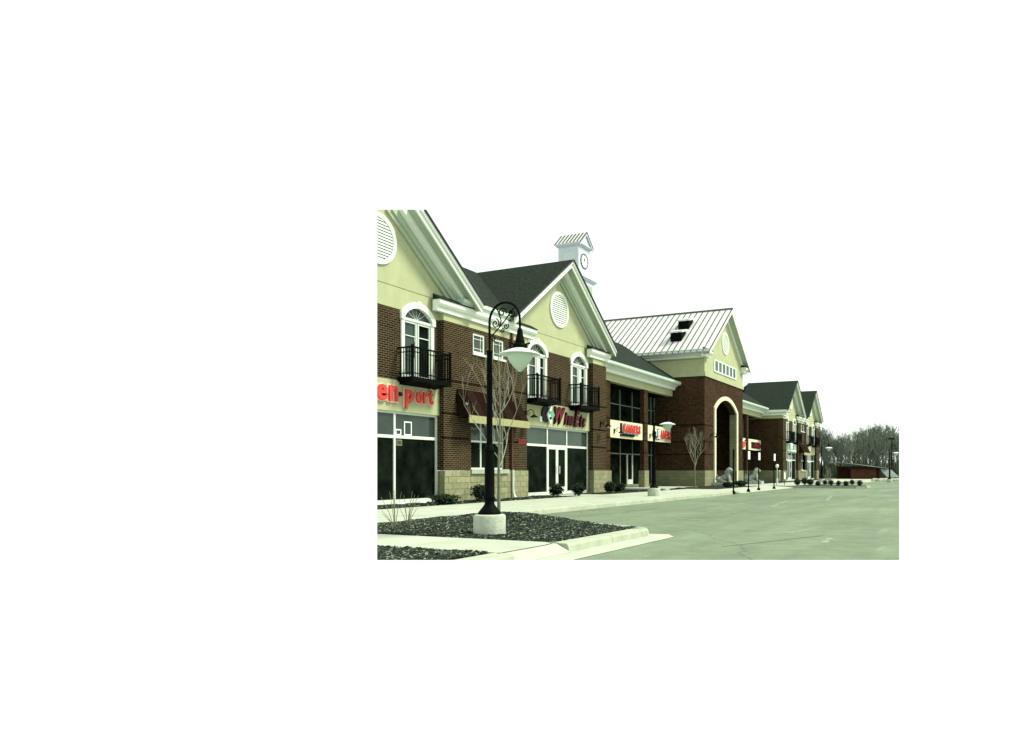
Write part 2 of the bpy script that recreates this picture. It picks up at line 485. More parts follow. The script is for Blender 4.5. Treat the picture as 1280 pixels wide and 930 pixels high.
ik = struct('kerb', box(9.6, 12.6, 5.66, 5.72, -.19, -.04), 'mortar')
arc = [(12.35 + .55 * math.cos(t), 6.02 + .6 * math.sin(t)) for t in [R(-90 + 18 * i) for i in range(5)]]
kerb_run(ik, [(9.42, 5.42), (10.9, 5.42), (12.35, 5.42)], w=.30, side=1)
kerb_run(ik, arc + [(13.0, 6.05)], w=.26, side=1, seg=3)
kerb_run(ik, [(13.0, 6.05), (15.32, 11.0)], w=.2, side=1)
kerb_run(ik, [(4.5, 5.42), (8.0, 5.42)], w=.30, side=1)
# dropped kerb at the end of the path and the gutter pan along the nose
obj('dropped_kerb', MB().prism([(5.36, -.12), (5.61, -.004), (5.61, -.19), (5.36, -.19)], 'x', 8.02, 9.40), 'concrete', ik)
obj('gutter_pan', MB().add([(4.5, 4.95, -.143), (12.55, 4.95, -.143), (13.05, 5.25, -.143), (12.75, 5.6, -.125), (4.5, 5.45, -.125)], [(0, 1, 2, 3, 4)]), 'concrete', ik)

jt = MB()
jp = [(7.9, 5.605), (8.6, 5.605), (9.1, 5.61), (9.34, 5.64), (9.44, 5.72), (9.5, 5.86)]
for (a, b), (c, d) in zip(jp, jp[1:]): jt.add([(a, b, .003), (c, d, .003), (c - .004, d + .028, .003), (a - .004, b + .028, .003)], [(0, 1, 2, 3)])
obj('expansion_joint', jt, 'tar', path)

# far island with clipped shrubs
fk = struct('kerb', box(51.6, 54.6, 6.9, 11.1, -.19, -.06), 'soil')
kerb_run(fk, [(51.5, 11.1), (51.3, 6.9), (51.9, 6.3), (54.2, 6.3), (54.8, 7.0), (55.4, 11.1)], seg=2.2, side=-1)
soil_grid('mulch_bed', lambda y: 51.5, lambda y: 54.7, 6.5, 11.1, lambda x, y: .0, 6, 6)

# planting strip along the shopfronts
bed = lambda x, y: .0 + .02 * math.sin(3 * x) + .015 * math.sin(7 * y + x)
def strip(x0, x1, y0=15.02, y1=16.42, n=0, seed=3, lab=None):
    soil_grid('planting_bed', lambda y: x0, lambda y: x1, y0, y1, bed, max(4, int((x1 - x0) * 2)), 6)
    if n: chip_field('x', lambda x, y: True, bed, x0, x1, y0, y1, n, seed, lab)
strip(12, 26.9, n=3000, seed=11, lab='dark mulch in the planting strip under the near shopfront')
strip(29.3, 37.5, n=900, seed=12, lab='dark mulch in the planting strip beside the double doors')
soil_grid('planting_bed', lambda y: 41.0, lambda y: 50.3, 13.15, 16.45, bed, 12, 8)
soil_grid('planting_bed', lambda y: 61.0, lambda y: 92, 14.6, 16.4, bed, 30, 4)

# ------------------------------------------------------------------ buildings
YW, YB, YS = 16.40, 16.62, 16.72       # pier face, bay face, shopfront glass
ZB, ZE = 6.30, 7.11                    # top of brick, foot of the roofline
ZA, SL, HW = 10.45, .75, 4.45

def block_base(parent, x0, x1, y, z0, z1, seed, face='y', near=True):
    """split-face stone base: mortar core plus individual blocks, or a single faced wall when far away"""
    if not near:
        b = box(x0, x1, y, y + .3, z0, z1) if face == 'y' else box(y, y + .3, x0, x1, z0, z1)
        return obj('stone_base', b, 'stone_far', parent)
    core = obj('stone_base', box(x0 + .01, x1 - .01, y + .02, y + .3, z0, z1 - .01), 'mortar', parent)
    rg = random.Random(seed); h = (z1 - z0) / 5
    for r in range(5):
        x = x0 - (.215 if r % 2 else 0)
        while x < x1 - .02:
            a, b = max(x, x0), min(x + .43, x1)
            if b - a > .05:
                pr = rg.uniform(0, .014)
                obj('stone_block', box(a + .006, b - .006, y - pr, y + .2, z0 + r * h + .006, z0 + (r + 1) * h - .005), 'stone', core)
            x += .43
    return core

def chev(h0, h1, y0, y1, s, za=ZA, hw=HW, sl=SL, cx=0):
    zf = za - sl * hw
    return MB().prism([(cx, za - h0), (cx + s * hw, zf - h0), (cx + s * hw, zf - h1), (cx, za - h1)], 'y', y0, y1)

def round_vent(p, cx, cz, r, y, n):
    v = obj('round_vent', MB().ring(cx, cz, r, r * .83, y - .06, y + .02, 36), 'trim', p)
    obj('vent_backing', MB().prism([(cx + r * .835 * math.cos(2 * math.pi * k / 24), cz + r * .835 * math.sin(2 * math.pi * k / 24)) for k in range(24)], 'y', y - .004, y + .02), 'soldier', v)
    ri = r * .825
    for k in range(n):
        z = cz - ri + 2 * ri * (k + .5) / n
        hw = math.sqrt(max(.001, ri * ri - (z - cz) ** 2))
        hgt = 2 * ri / n
        obj('slat', MB().prism([(y - .05, z - hgt * .45), (y - .035, z - hgt * .45), (y - .006, z + hgt * .42), (y - .02, z + hgt * .42)], 'x', cx - hw, cx + hw), 'frame', v)
    return v

def arch_pts(cx, hw, zs, rise, n=10):
    r = (hw * hw + rise * rise) / (2 * rise); a = math.asin(hw / r)
    return [(cx + r * math.sin(-a + 2 * a * i / n), zs + rise - r + r * math.cos(-a + 2 * a * i / n)) for i in range(n + 1)]

def arch_door(p, cx, blind=True):
    y = YB
    o = arch_pts(cx, .82, 6.24, .44); i = arch_pts(cx, .66, 6.14, .34)
    outer = [(cx - .82, 6.02)] + o + [(cx + .82, 6.02)]
    inner = [(cx - .66, 6.02)] + i + [(cx + .66, 6.02)]
    mb = MB().prism(outer + inner[::-1], 'y', y - .09, y + .03)
    mb.box(cx - .78, cx - .64, y - .05, y + .03, 4.1, 6.02); mb.box(cx + .64, cx + .78, y - .05, y + .03, 4.1, 6.02)
    d = obj('arched_door', mb, 'trim', p)
    obj('keystone', MB().prism([(cx - .06, 6.48), (cx - .085, 6.72), (cx + .085, 6.72), (cx + .06, 6.48)], 'y', y - .11, y - .092), 'trim', d)
    gy = y + .06
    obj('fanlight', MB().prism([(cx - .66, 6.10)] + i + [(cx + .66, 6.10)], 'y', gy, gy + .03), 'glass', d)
    for k in (-2, -1, 0, 1, 2):
        a = R(90 - k * 27)
        L = .34 if abs(k) < 2 else .46
        obj('muntin', MB().tube([(cx + .05 * math.cos(a), gy - .01, 6.12), (cx + L * 1.35 * math.cos(a), gy - .01, 6.12 + L * math.sin(a))], .007, 4), 'frame', d)
    obj('transom_bar', box(cx - .66, cx + .66, y - .03, y + .05, 6.02, 6.10), 'frame', d)
    for s in (-1, 1):
        x0, x1 = (cx - .64, cx - .03) if s < 0 else (cx + .03, cx + .64)
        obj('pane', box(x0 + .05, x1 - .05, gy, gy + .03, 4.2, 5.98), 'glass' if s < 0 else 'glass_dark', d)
        obj('leaf_frame', MB().box(x0, x0 + .05, y + .0, y + .05, 4.1, 6.02).box(x1 - .05, x1, y + .0, y + .05, 4.1, 6.02)
            .box(x0 + .06, x1 - .06, y + .0, y + .05, 4.1, 4.24).box(x0 + .06, x1 - .06, y + .0, y + .05, 5.95, 6.02).box(x0 + .06, x1 - .06, y + .015, y + .05, 5.52, 5.55), 'frame', d)
    if blind: obj('blind', box(cx + .10, cx + .34, gy - .035, gy - .008, 4.26, 5.94), 'curtain', d)
    return d

def balcony(p, cx):
    w, y0, y1 = .92, 16.0, 16.6
    b = obj('balcony', MB().box(cx - w - .04, cx + w + .04, y0 - .04, y1, 3.96, 4.10), 'iron', p)
    obj('bracket', MB().prism([(y0 + .12, 3.959), (y1, 3.959), (y1, 3.87)], 'x', cx - w + .05, cx + w - .05), 'iron', b)
    tr = MB().box(cx - w, cx + w, y0 - .02, y0 + .02, 5.02, 5.07)
    for s in (-1, 1): tr.box(cx + s * w - .02, cx + s * w + .02, y0 + .02, y1, 5.02, 5.07)
    obj('top_rail', tr, 'iron', b)
    lr = MB().box(cx - w, cx + w, y0 - .012, y0 + .012, 4.20, 4.235)
    ur = MB().box(cx - w, cx + w, y0 - .012, y0 + .012, 4.88, 4.91)
    for s in (-1, 1):
        lr.box(cx + s * w - .012, cx + s * w + .012, y0 + .012, y1, 4.20, 4.235); ur.box(cx + s * w - .012, cx + s * w + .012, y0 + .012, y1, 4.88, 4.91)
    obj('lower_rail', lr, 'iron', b); obj('upper_rail', ur, 'iron', b)
    for s in (-1, 1): obj('post', box(cx + s * w - .035, cx + s * w + .035, y0 - .035, y0 + .035, 4.10, 5.12), 'iron', b)
    me = None
    for k in range(1, 15):
        x = cx - w + 2 * w * k / 15
        if me is None: me = mesh('baluster', box(-.011, .011, -.011, .011, 0, .92), 'iron')
        obj('baluster', me, 'iron', b, loc=(x, y0, 4.1))
    for s in (-1, 1):
        for k in range(1, 5): obj('baluster', me, 'iron', b, loc=(cx + s * w, y0 + (y1 - y0) * k / 5, 4.1))
    return b

def shopfront(p, cx, doors):
    fy = YS
    sf = obj('shopfront', MB().box(cx - 2.88, cx + 2.88, fy - .03, fy + .05, .02, .16), 'frame', p)
    cols = [-2.86, -.85, .85, 2.86]
    for x in cols: obj('mullion', box(cx + x - .04, cx + x + .04, fy - .04, fy + .05, .16, 3.0), 'frame', sf)
    for a, b in zip(cols, cols[1:]):
        obj('transom', box(cx + a + .04, cx + b - .04, fy - .035, fy + .045, 2.14, 2.24), 'frame', sf)
        obj('head', box(cx + a + .04, cx + b - .04, fy - .035, fy + .045, 2.93, 3.0), 'frame', sf)
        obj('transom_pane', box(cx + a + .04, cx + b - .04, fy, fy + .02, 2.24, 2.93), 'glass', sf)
        if doors and a == -.85:
            for q in (-1, 1):
                x0, x1 = (cx + a + .04, cx - .01) if q < 0 else (cx + .01, cx + b - .04)
                obj('door_leaf', MB().box(x0, x0 + .09, fy - .03, fy + .03, .16, 2.14).box(x1 - .09, x1, fy - .03, fy + .03, .16, 2.14)
                    .box(x0 + .09, x1 - .09, fy - .03, fy + .03, .16, .36).box(x0 + .09, x1 - .09, fy - .03, fy + .03, 2.04, 2.14), 'frame', sf)
                obj('door_pane', box(x0 + .09, x1 - .09, fy, fy + .02, .36, 2.04), 'glass_dark', sf)
                obj('door_handle', MB().tube([(cx + q * .13, fy - .09, .95), (cx + q * .13, fy - .09, 1.3)], .018, 6), 'frame', sf)
        else:
            obj('shop_pane', box(cx + a + .04, cx + b - .04, fy, fy + .02, .16, 2.14), 'glass_dark', sf)
    return sf

def gable_building(cx, name, label, near=True, doors=False, seed=1, left_side=False):
    p = thing(name, label, 'building', (cx, YW, 0))
    inv = Matrix.Translation((-cx, -YW, 0))
    before = set(bpy.data.objects)
    D = 1.83
    # brick between the doors
    for a, b in ((-2.9, -D - .7), (-D + .7, D - .7), (D + .7, 2.9)): obj('brick_wall', box(cx + a, cx + b, YB, YB + .25, 4.0, ZB), 'brick', p)
    for s in (-1, 1):
        a, b = sorted((cx + s * 2.9, cx + s * 4.3))
        pier = obj('brick_pier', box(a, b, YW, YB + .25, 1.1, ZB), 'brick', p)
        for z in (2.22, 3.06, 4.22): obj('brick_course', box(a - .005, b + .005, YW - .012, YW + .1, z, z + .075), 'soldier', pier)
        block_base(p, a - .02, b + .02, YW - .05, 0, 1.1, seed + s, near=near)
        a, b = sorted((cx + s * 2.88, cx + s * 4.33))
        obj('frieze', box(a, b, YW - .015, YB + .2, ZB, 6.56), 'stucco', p)
        a, b = sorted((cx + s * 2.45, cx + s * 4.45))
        c = obj('cornice_return', MB().prism([(YW + .1, 6.55), (YW - .09, 6.55), (YW - .09, 6.68), (YW - .16, 6.72), (YW - .21, 6.80), (YW - .21, 6.93), (YW + .1, 6.93)], 'x', a, b), 'trim', p)
        obj('return_cap', MB().prism([(YW - .24, 6.932), (YW - .24, 6.96), (YW + .08, 7.14), (YW + .08, 6.932)], 'x', a - .02, b + .02), 'shingle', c)
    # stucco gable with the two door arches cut out of its lower edge
    pts = [(cx - 4.2, ZB), (cx - D - .7, ZB)] + arch_pts(cx - D, .7, ZB, .28) + [(cx - D + .7, ZB), (cx + D - .7, ZB)] + arch_pts(cx + D, .7, ZB, .28) + [(cx + D + .7, ZB), (cx + 4.2, ZB), (cx + 4.2, 7.2), (cx, 7.2 + 4.2 * SL - .0)]
    pts += [(cx - 4.2, 7.2)]
    cl = []
    for q in pts:
        if not cl or (abs(q[0] - cl[-1][0]) + abs(q[1] - cl[-1][1])) > 1e-4: cl.append(q)
    g = obj('gable_wall', MB().prism(cl, 'y', YB - .02, YB + .2), 'stucco', p)
    obj('score_line', box(cx - 3.6, cx + 3.6, YB - .026, YB, 6.99, 7.01), 'mortar', g)
    round_vent(p, cx, 8.32, .80, YB - .02, 14)
    for s in (-1, 1):
        f = obj('rake', chev(.03, .30, 15.92, 15.98, s, cx=cx), 'trim', p)
        obj('rake_crown', chev(.0, .13, 15.86, 15.918, s, cx=cx), 'trim', f)
        obj('soffit', chev(.20, .24, 15.982, YB - .1, s, cx=cx), 'soffit', f)
        obj('bed_mould', chev(.242, .46, YB - .34, YB - .16, s, hw=HW - .18, za=ZA, cx=cx), 'trim', f)
        obj('frieze_board', chev(.42, .72, YB - .158, YB - .10, s, hw=HW - .28, za=ZA, cx=cx), 'soffit', f)
        obj('frieze_step', chev(.5, .90, YB - .098, YB - .024, s, hw=HW - .34, za=ZA, cx=cx), 'soffit', f)
        r = obj('roof', chev(-.05, -.002, 15.84, 21.2, s, hw=HW + .05, cx=cx), 'shingle', p)
        obj('drip_edge', chev(-.055, -.0, 15.80, 15.838, s, hw=HW + .05, cx=cx), 'shingle_edge', r)
    # sign band, shopfront, doors and balconies
    obj('sign_band', box(cx - 2.9, cx + 2.9, YB - .03, YB + .2, 3.0, 4.0), 'stucco', p)
    shopfront(p, cx, doors)
    for s in (-1, 1):
        arch_door(p, cx + s * D, doors); balcony(p, cx + s * D)
    if left_side:
        xl = cx - 4.3
        obj('side_wall', box(xl, xl + .2, YB + .25, 26, 1.1, ZB), 'brick_tower', p)
        obj('side_stone_base', box(xl - .05, xl + .2, YB + .26, 26, 0, 1.1), 'stone_far', p)
        obj('side_frieze', box(xl - .02, xl + .2, YB + .2, 26, ZB, 6.62), 'stucco', p)
        obj('side_gutter', MB().prism([(xl + .1, 6.6), (xl - .14, 6.6), (xl - .14, 6.8), (xl - .3, 6.9), (xl - .3, 7.13), (xl + .1, 7.13)], 'y', 16.0, 21.3), 'trim', p)
    for o in set(bpy.data.objects) - before:
        if o.parent == p: o.matrix_parent_inverse = inv
    return p

def wing(x0, x1, name, label, near=True, seed=5):
    """two-storey link between two gables, with a ground-floor window and two small upper windows"""
    p = thing(name, label, 'building', (x0, YW, 0))
    inv = Matrix.Translation((-x0, -YW, 0)); before = set(bpy.data.objects)
    c = (x0 + x1) / 2
    lo, hi = (c - 1.08, c + 1.08), []
    sw = [(c - .97, c - .25), (c + .27, c + .97)]
    mb = MB()
    mb.box(x0, lo[0], YW, YW + .4, 1.1, 3.0).box(lo[1], x1, YW, YW + .4, 1.1, 3.0).box(x0, x1, YW, YW + .4, 3.0, 5.42)
    mb.box(x0, sw[0][0], YW, YW + .4, 5.42, 6.16).box(sw[0][1], sw[1][0], YW, YW + .4, 5.42, 6.16).box(sw[1][1], x1, YW, YW + .4, 5.42, 6.16).box(x0, x1, YW, YW + .4, 6.16, ZB)
    w = obj('brick_wall', mb, 'brick', p)
    obj('brick_course', box(x0, x1, YW - .012, YW + .1, 4.22, 4.295), 'soldier', w)
    block_base(p, x0, x1, YW - .05, 0, 1.1, seed, near=near)
    # lower window
    wd = obj('window', MB().box(lo[0], lo[1], YW + .12, YW + .2, 2.92, 3.0).box(lo[0], lo[1], YW + .12, YW + .2, 1.14, 1.2), 'frame', p)
    for x in (lo[0] + .03, c - .35, c + .38, lo[1] - .03): obj('mullion', box(x - .03, x + .03, YW + .11, YW + .2, 1.2, 2.92), 'frame', wd)
    obj('transom', box(lo[0], lo[1], YW + .10, YW + .19, 2.14, 2.21), 'frame', wd)
    for a, b in ((lo[0] + .06, c - .38), (c - .32, c + .35), (c + .41, lo[1] - .06)):
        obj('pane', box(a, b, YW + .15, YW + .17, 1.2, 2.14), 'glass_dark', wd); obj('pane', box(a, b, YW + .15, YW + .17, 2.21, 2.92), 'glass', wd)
    obj('sill', box(lo[0] - .1, lo[1] + .1, YW - .12, YW + .14, .98, 1.14), 'kerb', wd)
    for a, b in sw:
        d = obj('window', MB().box(a, a + .08, YW + .03, YW + .12, 5.42, 6.16).box(b - .08, b, YW + .03, YW + .12, 5.42, 6.16).box(a + .08, b - .08, YW + .03, YW + .12, 6.08, 6.16).box(a + .08, b - .08, YW + .03, YW + .12, 5.42, 5.5), 'frame', p)
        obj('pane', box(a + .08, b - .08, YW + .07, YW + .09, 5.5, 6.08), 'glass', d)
        obj('muntin', MB().box(a + .08, b - .08, YW + .055, YW + .07, 5.95, 5.97).box(a + .08, b - .08, YW + .055, YW + .07, 5.6, 5.62), 'frame', d)
        obj('muntin', MB().box(b - .22, b - .2, YW + .05, YW + .07, 5.5, 6.08), 'frame', d)
        obj('sill', box(a - .05, b + .08, YW - .06, YW + .05, 5.34, 5.42), 'frame', d)
    obj('frieze', box(x0 - .02, x1 + .02, YW - .018, YW + .3, ZB, 6.56), 'stucco', p)
    obj('cornice', MB().prism([(YW + .1, 6.545), (YW - .095, 6.545), (YW - .095, 6.685), (YW - .165, 6.725), (YW - .215, 6.805), (YW - .215, 6.935), (YW + .1, 6.935)], 'x', x0 - .13, x1 + .13), 'trim', p)
    gt = obj('gutter', MB().prism([(YW + .1, 6.94), (YW - .16, 6.94), (YW - .2, 7.04), (YW - .26, 7.07), (YW - .26, 7.2), (YW + .1, 7.2)], 'x', x0 - .6, x1 + .6), 'gutter', p)
    obj('gutter_cover', box(x0 - .1, x0 + .38, YW - .2, YW + .1, 7.2, 7.29), 'trim', gt)
    dsx = x1 - .18 + .4
    ds = obj('downspout', box(dsx - .05, dsx + .05, YW - .11, YW - .02, 1.12, 6.54), 'bronze', p)
    obj('downspout_boot', MB().tube([(dsx, YW - .12, 1.12), (dsx, YW - .12, .3), (dsx + .02, YW - .16, .1), (dsx + .03, YW - .2, .02)], [.05, .05, .06, .085], 8), 'frame', ds)
    # main roof running along behind the gables
    a, b = x0 - 4.25, x1 + 4.25
    sl = (10.5 - 7.16) / (21.1 - YW + .2); yk = YW + .5; zk = 7.16 + sl * (yk - YW + .2)
    rf = obj('roof', MB().prism([(yk, zk), (21.1, 10.5), (25.8, 7.16), (25.8, 7.08), (21.1, 10.42), (yk, zk - .08)], 'x', a, b), 'shingle', p)
    obj('lower_roof', MB().prism([(YW - .2, 7.20), (yk + .1, zk + .075), (yk + .1, zk - .02), (YW - .2, 7.10)], 'x', x0 - .5, x1 + .5), 'shingle', rf)
    obj('back_wall', box(a, b, 25.2, 25.4, 0, 7.1), 'brick', p)
    for o in set(bpy.data.objects) - before:
        if o.parent == p: o.matrix_parent_inverse = inv
    return p

C1, C2, C3, C4 = 17.02, 28.03, 75.5, 86.0
gable_building(C1, 'gabled_shop_building', 'nearest gabled shop building, cut by the left edge, round vent at its top', doors=False, seed=10)
gable_building(C2, 'gabled_shop_building', 'second gabled shop building from the left, with the glass double doors', doors=True, seed=20)
wing(C1 + 4.3, C2 - 4.3, 'brick_shop_wing', 'brick wing with two small upper windows behind the near street lamp', seed=30)
gable_building(C3, 'gabled_shop_building', 'gabled shop building just beyond the big entrance arch, seen edge-on', near=False, doors=True, seed=40, left_side=True)
gable_building(C4, 'gabled_shop_building', 'farthest gabled shop building at the right end of the row', near=False, doors=True, seed=50)
wing(C3 + 4.3, C4 - 4.3, 'brick_shop_wing', 'narrow brick wing between the two farthest gables', near=False, seed=60)

def arcade(x0, x1, yf, name, label, cols, bands, front, door):
    """recessed two-storey arcade: columns, deep eave, sign boards between the columns"""
    p = thing(name, label, 'building', (x0, yf, 0))
    inv = Matrix.Translation((-x0, -yf, 0)); before = set(bpy.data.objects)
    for a, b in cols:
        c = obj('brick_column', box(a, b, yf, yf + .3, 1.1, 6.35), 'brick_tower', p)
        for z in (2.22, 3.0, 4.15): obj('brick_course', box(a - .005, b + .005, yf - .012, yf + .1, z, z + .075), 'soldier', c)
        obj('column_base', box(a - .05, b + .05, yf - .06, yf + .36, 0, 1.1), 'stone_far', p)
    obj('frieze', box(x0, x1, yf - .03, yf + .4, 6.35, 6.78), 'stucco', p)
    obj('cornice', MB().prism([(yf + .1, 6.78), (yf - .22, 6.78), (yf - .25, 6.95), (yf - .45, 7.08), (yf - .5, 7.12), (yf + .1, 7.12)], 'x', x0, x1), 'trim', p)
    obj('gutter', MB().prism([(yf - .4, 7.122), (yf - .62, 7.122), (yf - .68, 7.2), (yf - .7, 7.34), (yf - .4, 7.34)], 'x', x0, x1), 'gutter', p)
    obj('roof', MB().prism([(yf - .66, 7.345), (yf + 4.0, 10.35), (yf + 8.5, 7.35), (yf + 8.5, 7.25), (yf + 4.0, 10.24), (yf - .5, 7.345)], 'x', x0 - 2.5, x1), 'shingle', p)
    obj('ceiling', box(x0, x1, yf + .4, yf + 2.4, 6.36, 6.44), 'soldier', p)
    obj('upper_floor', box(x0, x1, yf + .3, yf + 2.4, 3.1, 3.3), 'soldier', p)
    obj('inner_wall', box(x0, x1, yf + 1.6, yf + 1.8, 0, 6.4), 'brick_tower', p)
    for a, b in bands: obj('sign_board', box(a, b, yf + .1, yf + .28, 3.06, 4.1), 'cream', p)
    for (a, b) in front:
        sfy = yf + 1.35
        s = obj('recessed_shopfront', MB().box(a, b, sfy - .03, sfy + .05, 2.14, 2.22).box(a, b, sfy - .03, sfy + .05, .02, .18), 'dim_frame', p)
        n = 3
        for k in range(n + 1):
            x = a + (b - a) * k / n
            obj('mullion', box(x - .035, x + .035, sfy - .05, sfy + .05, .18, 3.05), 'dim_frame', s)
        for k in range(n):
            q0, q1 = a + (b - a) * k / n + .035, a + (b - a) * (k + 1) / n - .035
            obj('pane', box(q0, q1, sfy, sfy + .02, .18, 2.14), 'glass_dark', s); obj('pane', box(q0, q1, sfy, sfy + .02, 2.22, 3.05), 'glass_dark', s)
        u = obj('upper_window', MB().box(a, b, sfy - .02, sfy + .04, 5.3, 5.36), 'dim_frame', p)
        for k in range(4):
            x = a + (b - a) * k / 3
            obj('mullion', box(x - .03, x + .03, sfy - .04, sfy + .05, 4.1, 6.3), 'dim_frame', u)
        obj('pane', box(a, b, sfy + .05, sfy + .06, 4.1, 6.3), 'glass_dark', u)
        if not a < door <= b: continue
        b = door
        obj('door_leaf', MB().box(b - .1, b, sfy - .07, sfy + .03, .18, 2.14).box(b - .9, b - .8, sfy - .07, sfy + .03, .18, 2.14).box(b - .8, b - .1, sfy - .07, sfy + .03, .18, .5), 'frame', s)
    for o in set(bpy.data.objects) - before:
        if o.parent == p: o.matrix_parent_inverse = inv
    return p
arcade(C2 + 4.35, 47.62, 18.9, 'shop_arcade', 'recessed two-storey arcade between the second gable and the metal-roofed tower',
       [(35.6, 37.8), (42.7, 43.3)], [(37.8, 42.7), (43.3, 47.6)], [(40.0, 45.6), (45.7, 47.55)], 43.75)
arcade(57.3, C3 - 4.36, 18.5, 'shop_arcade', 'recessed arcade just right of the arched entrance tower', [(60.4, 61.0), (65.5, 66.1)], [(61.0, 65.5), (66.1, 71.0)], [(66.4, 70.4)], 70.3)

# ---------------- entrance tower with metal roof
TX, TH, TY = 52.45, 4.75, 16.5
TZA, TSL, THW = 13.32, .735, 5.25
def tower():
    p = thing('entrance_tower', 'tall entrance block with pale metal roof and big brick archway', 'building', (TX, TY, 0))
    inv = Matrix.Translation((-TX, -TY, 0)); before = set(bpy.data.objects)
    x0, x1 = TX - TH, TX + TH
    back = 33.0
    acx, aw, zs = 52.65, 2.62, 5.55
    ar = arch_pts(acx, aw, zs, .85, 14)
    front = [(x0, 1.1), (acx - aw, 1.1)] + ar + [(acx + aw, 1.1), (x1, 1.1), (x1, 7.72), (x0, 7.72)]
    obj('front_wall', MB().prism(front, 'y', TY, TY + .5), 'brick_tower', p)
    obj('side_wall', box(x0, x0 + .4, TY + .5, back, 1.1, 7.72), 'brick_tower', p)
    obj('side_wall', box(x1 - .4, x1, TY + .5, back, 1.1, 7.72), 'brick_tower', p)
    obj('stone_base', box(x0 - .05, acx - aw, TY - .05, TY + .5, 0, 1.1), 'stone_far', p); obj('stone_base', box(acx + aw, x1 + .05, TY - .05, TY + .5, 0, 1.1), 'stone_far', p)
    obj('stone_base', box(x0 - .05, x0 + .4, TY + .502, back, 0, 1.1), 'stone_far', p)
    for z in (2.2, 3.1, 4.25):
        obj('brick_course', MB().box(x0 - .012, x0 + .1, TY - .012, back, z, z + .08).box(x0 + .1, acx - aw - .36, TY - .012, TY + .1, z, z + .08), 'soldier', p)
    oo = arch_pts(acx, aw + .34, zs + .12, 1.02, 14)
    trim = [(acx - aw - .34, 0.02)] + oo + [(acx + aw + .34, 0.02), (acx + aw, .02)] + ar[::-1] + [(acx - aw, .02)]
    obj('arch_trim', MB().prism(trim, 'y', TY - .1, TY + .02), 'cream', p)
    obj('arch_reveal', box(acx + aw - .03, acx + aw + .1, TY + .022, TY + .5, 0.02, 5.5), 'stone_far', p)
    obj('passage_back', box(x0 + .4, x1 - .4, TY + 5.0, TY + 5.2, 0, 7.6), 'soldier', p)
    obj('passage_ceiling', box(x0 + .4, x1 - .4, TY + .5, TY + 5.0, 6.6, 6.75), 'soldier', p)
    # stucco storey
    zt = TZA - TSL * TH - .12
    gw = [(x0, 7.72), (x1, 7.72), (x1, zt), (TX, TZA - .12), (x0, zt)]
    obj('gable_wall', MB().prism(gw, 'y', TY, TY + .3), 'stucco', p)
    obj('stucco_side', box(x0, x0 + .3, TY + .3, back, 7.72, 9.4), 'stucco', p)
    obj('stucco_side', box(x1 - .3, x1, TY + .3, back, 7.72, 9.4), 'stucco', p)
    obj('belt_course', MB().box(x0 - .08, x1 + .08, TY - .08, TY + .2, 7.70, 7.98).box(x0 - .08, x0 + .2, TY + .2, back, 7.70, 7.98), 'stucco', p)
    # strip of six small windows
    w = obj('window_strip', MB().box(TX - 2.75, TX + 2.75, TY - .06, TY + .02, 8.26, 8.36).box(TX - 2.75, TX + 2.75, TY - .06, TY + .02, 9.06, 9.16), 'frame', p)
    for k in range(7):
        x = TX - 2.65 + 5.3 * k / 6
        obj('mullion', box(x - .12, x + .12, TY - .055, TY + .02, 8.36, 9.06), 'frame', w)
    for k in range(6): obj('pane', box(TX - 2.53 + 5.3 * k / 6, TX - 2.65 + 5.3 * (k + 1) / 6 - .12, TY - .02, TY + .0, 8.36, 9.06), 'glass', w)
    round_vent(p, TX, 10.7, .84, TY, 13)
    for s in (-1, 1):
        f = obj('rake', chev(.05, .36, TY - .56, TY - .5, s, TZA, THW, TSL, TX), 'trim', p)
        obj('soffit', chev(.26, .31, TY - .498, TY - .1, s, TZA, THW, TSL, TX), 'soffit', f)
        obj('frieze_board', chev(.31, .62, TY - .10, TY - .004, s, TZA, THW - .3, TSL, TX), 'trim', f)
        a, b = sorted((TX + s * 4.2, TX + s * 5.2))
        r = obj('cornice_return', MB().prism([(TY + .1, 9.0), (TY - .25, 9.0), (TY - .25, 9.15), (TY - .45, 9.28), (TY - .45, 9.44), (TY + .1, 9.44)], 'x', a, b), 'trim', p)
        obj('return_cap', MB().prism([(TY - .48, 9.442), (TY - .48, 9.47), (TY - .02, 9.68), (TY - .02, 9.442)], 'x', a, b), 'shingle', r)
    e = x0
    obj('side_cornice', MB().prism([(e + .1, 8.98), (e - .2, 8.98), (e - .22, 9.1), (e - .36, 9.2), (e - .36, 9.3), (e + .1, 9.3)], 'y', TY + .1, back), 'trim', p)
    obj('side_gutter', MB().prism([(e - .2, 9.302), (e - .5, 9.302), (e - .56, 9.4), (e - .58, 9.52), (e - .2, 9.52)], 'y', TY - .5, back), 'gutter', p)
    # standing-seam metal roof, panel by panel on the side in view
    pw = .46; n = int((back + .2 - (TY - .58)) / pw)
    deck = obj('metal_roof', MB().prism([(TX, TZA - .06), (TX - THW - .1, TZA - .06 - TSL * (THW + .1)), (TX - THW - .1, TZA - .11 - TSL * (THW + .1)), (TX, TZA - .13), (TX + THW + .1, TZA - .11 - TSL * (THW + .1)), (TX + THW + .1, TZA - .06 - TSL * (THW + .1))], 'y', TY - .54, back), 'metal', p)
    zl = TZA - TSL * (THW + .14)
    pm = mesh('roof_panel', MB().prism([(TX - .01, TZA - .01), (TX - THW - .14, zl), (TX - THW - .14, zl - .03), (TX - .01, TZA - .04)], 'y', .015, pw - .015), 'metal')
    sm = mesh('roof_seam', MB().prism([(TX - .01, TZA + .05), (TX - THW - .15, zl + .05), (TX - THW - .15, zl - .04), (TX - .01, TZA - .05)], 'y', -.022, .022), 'seam')
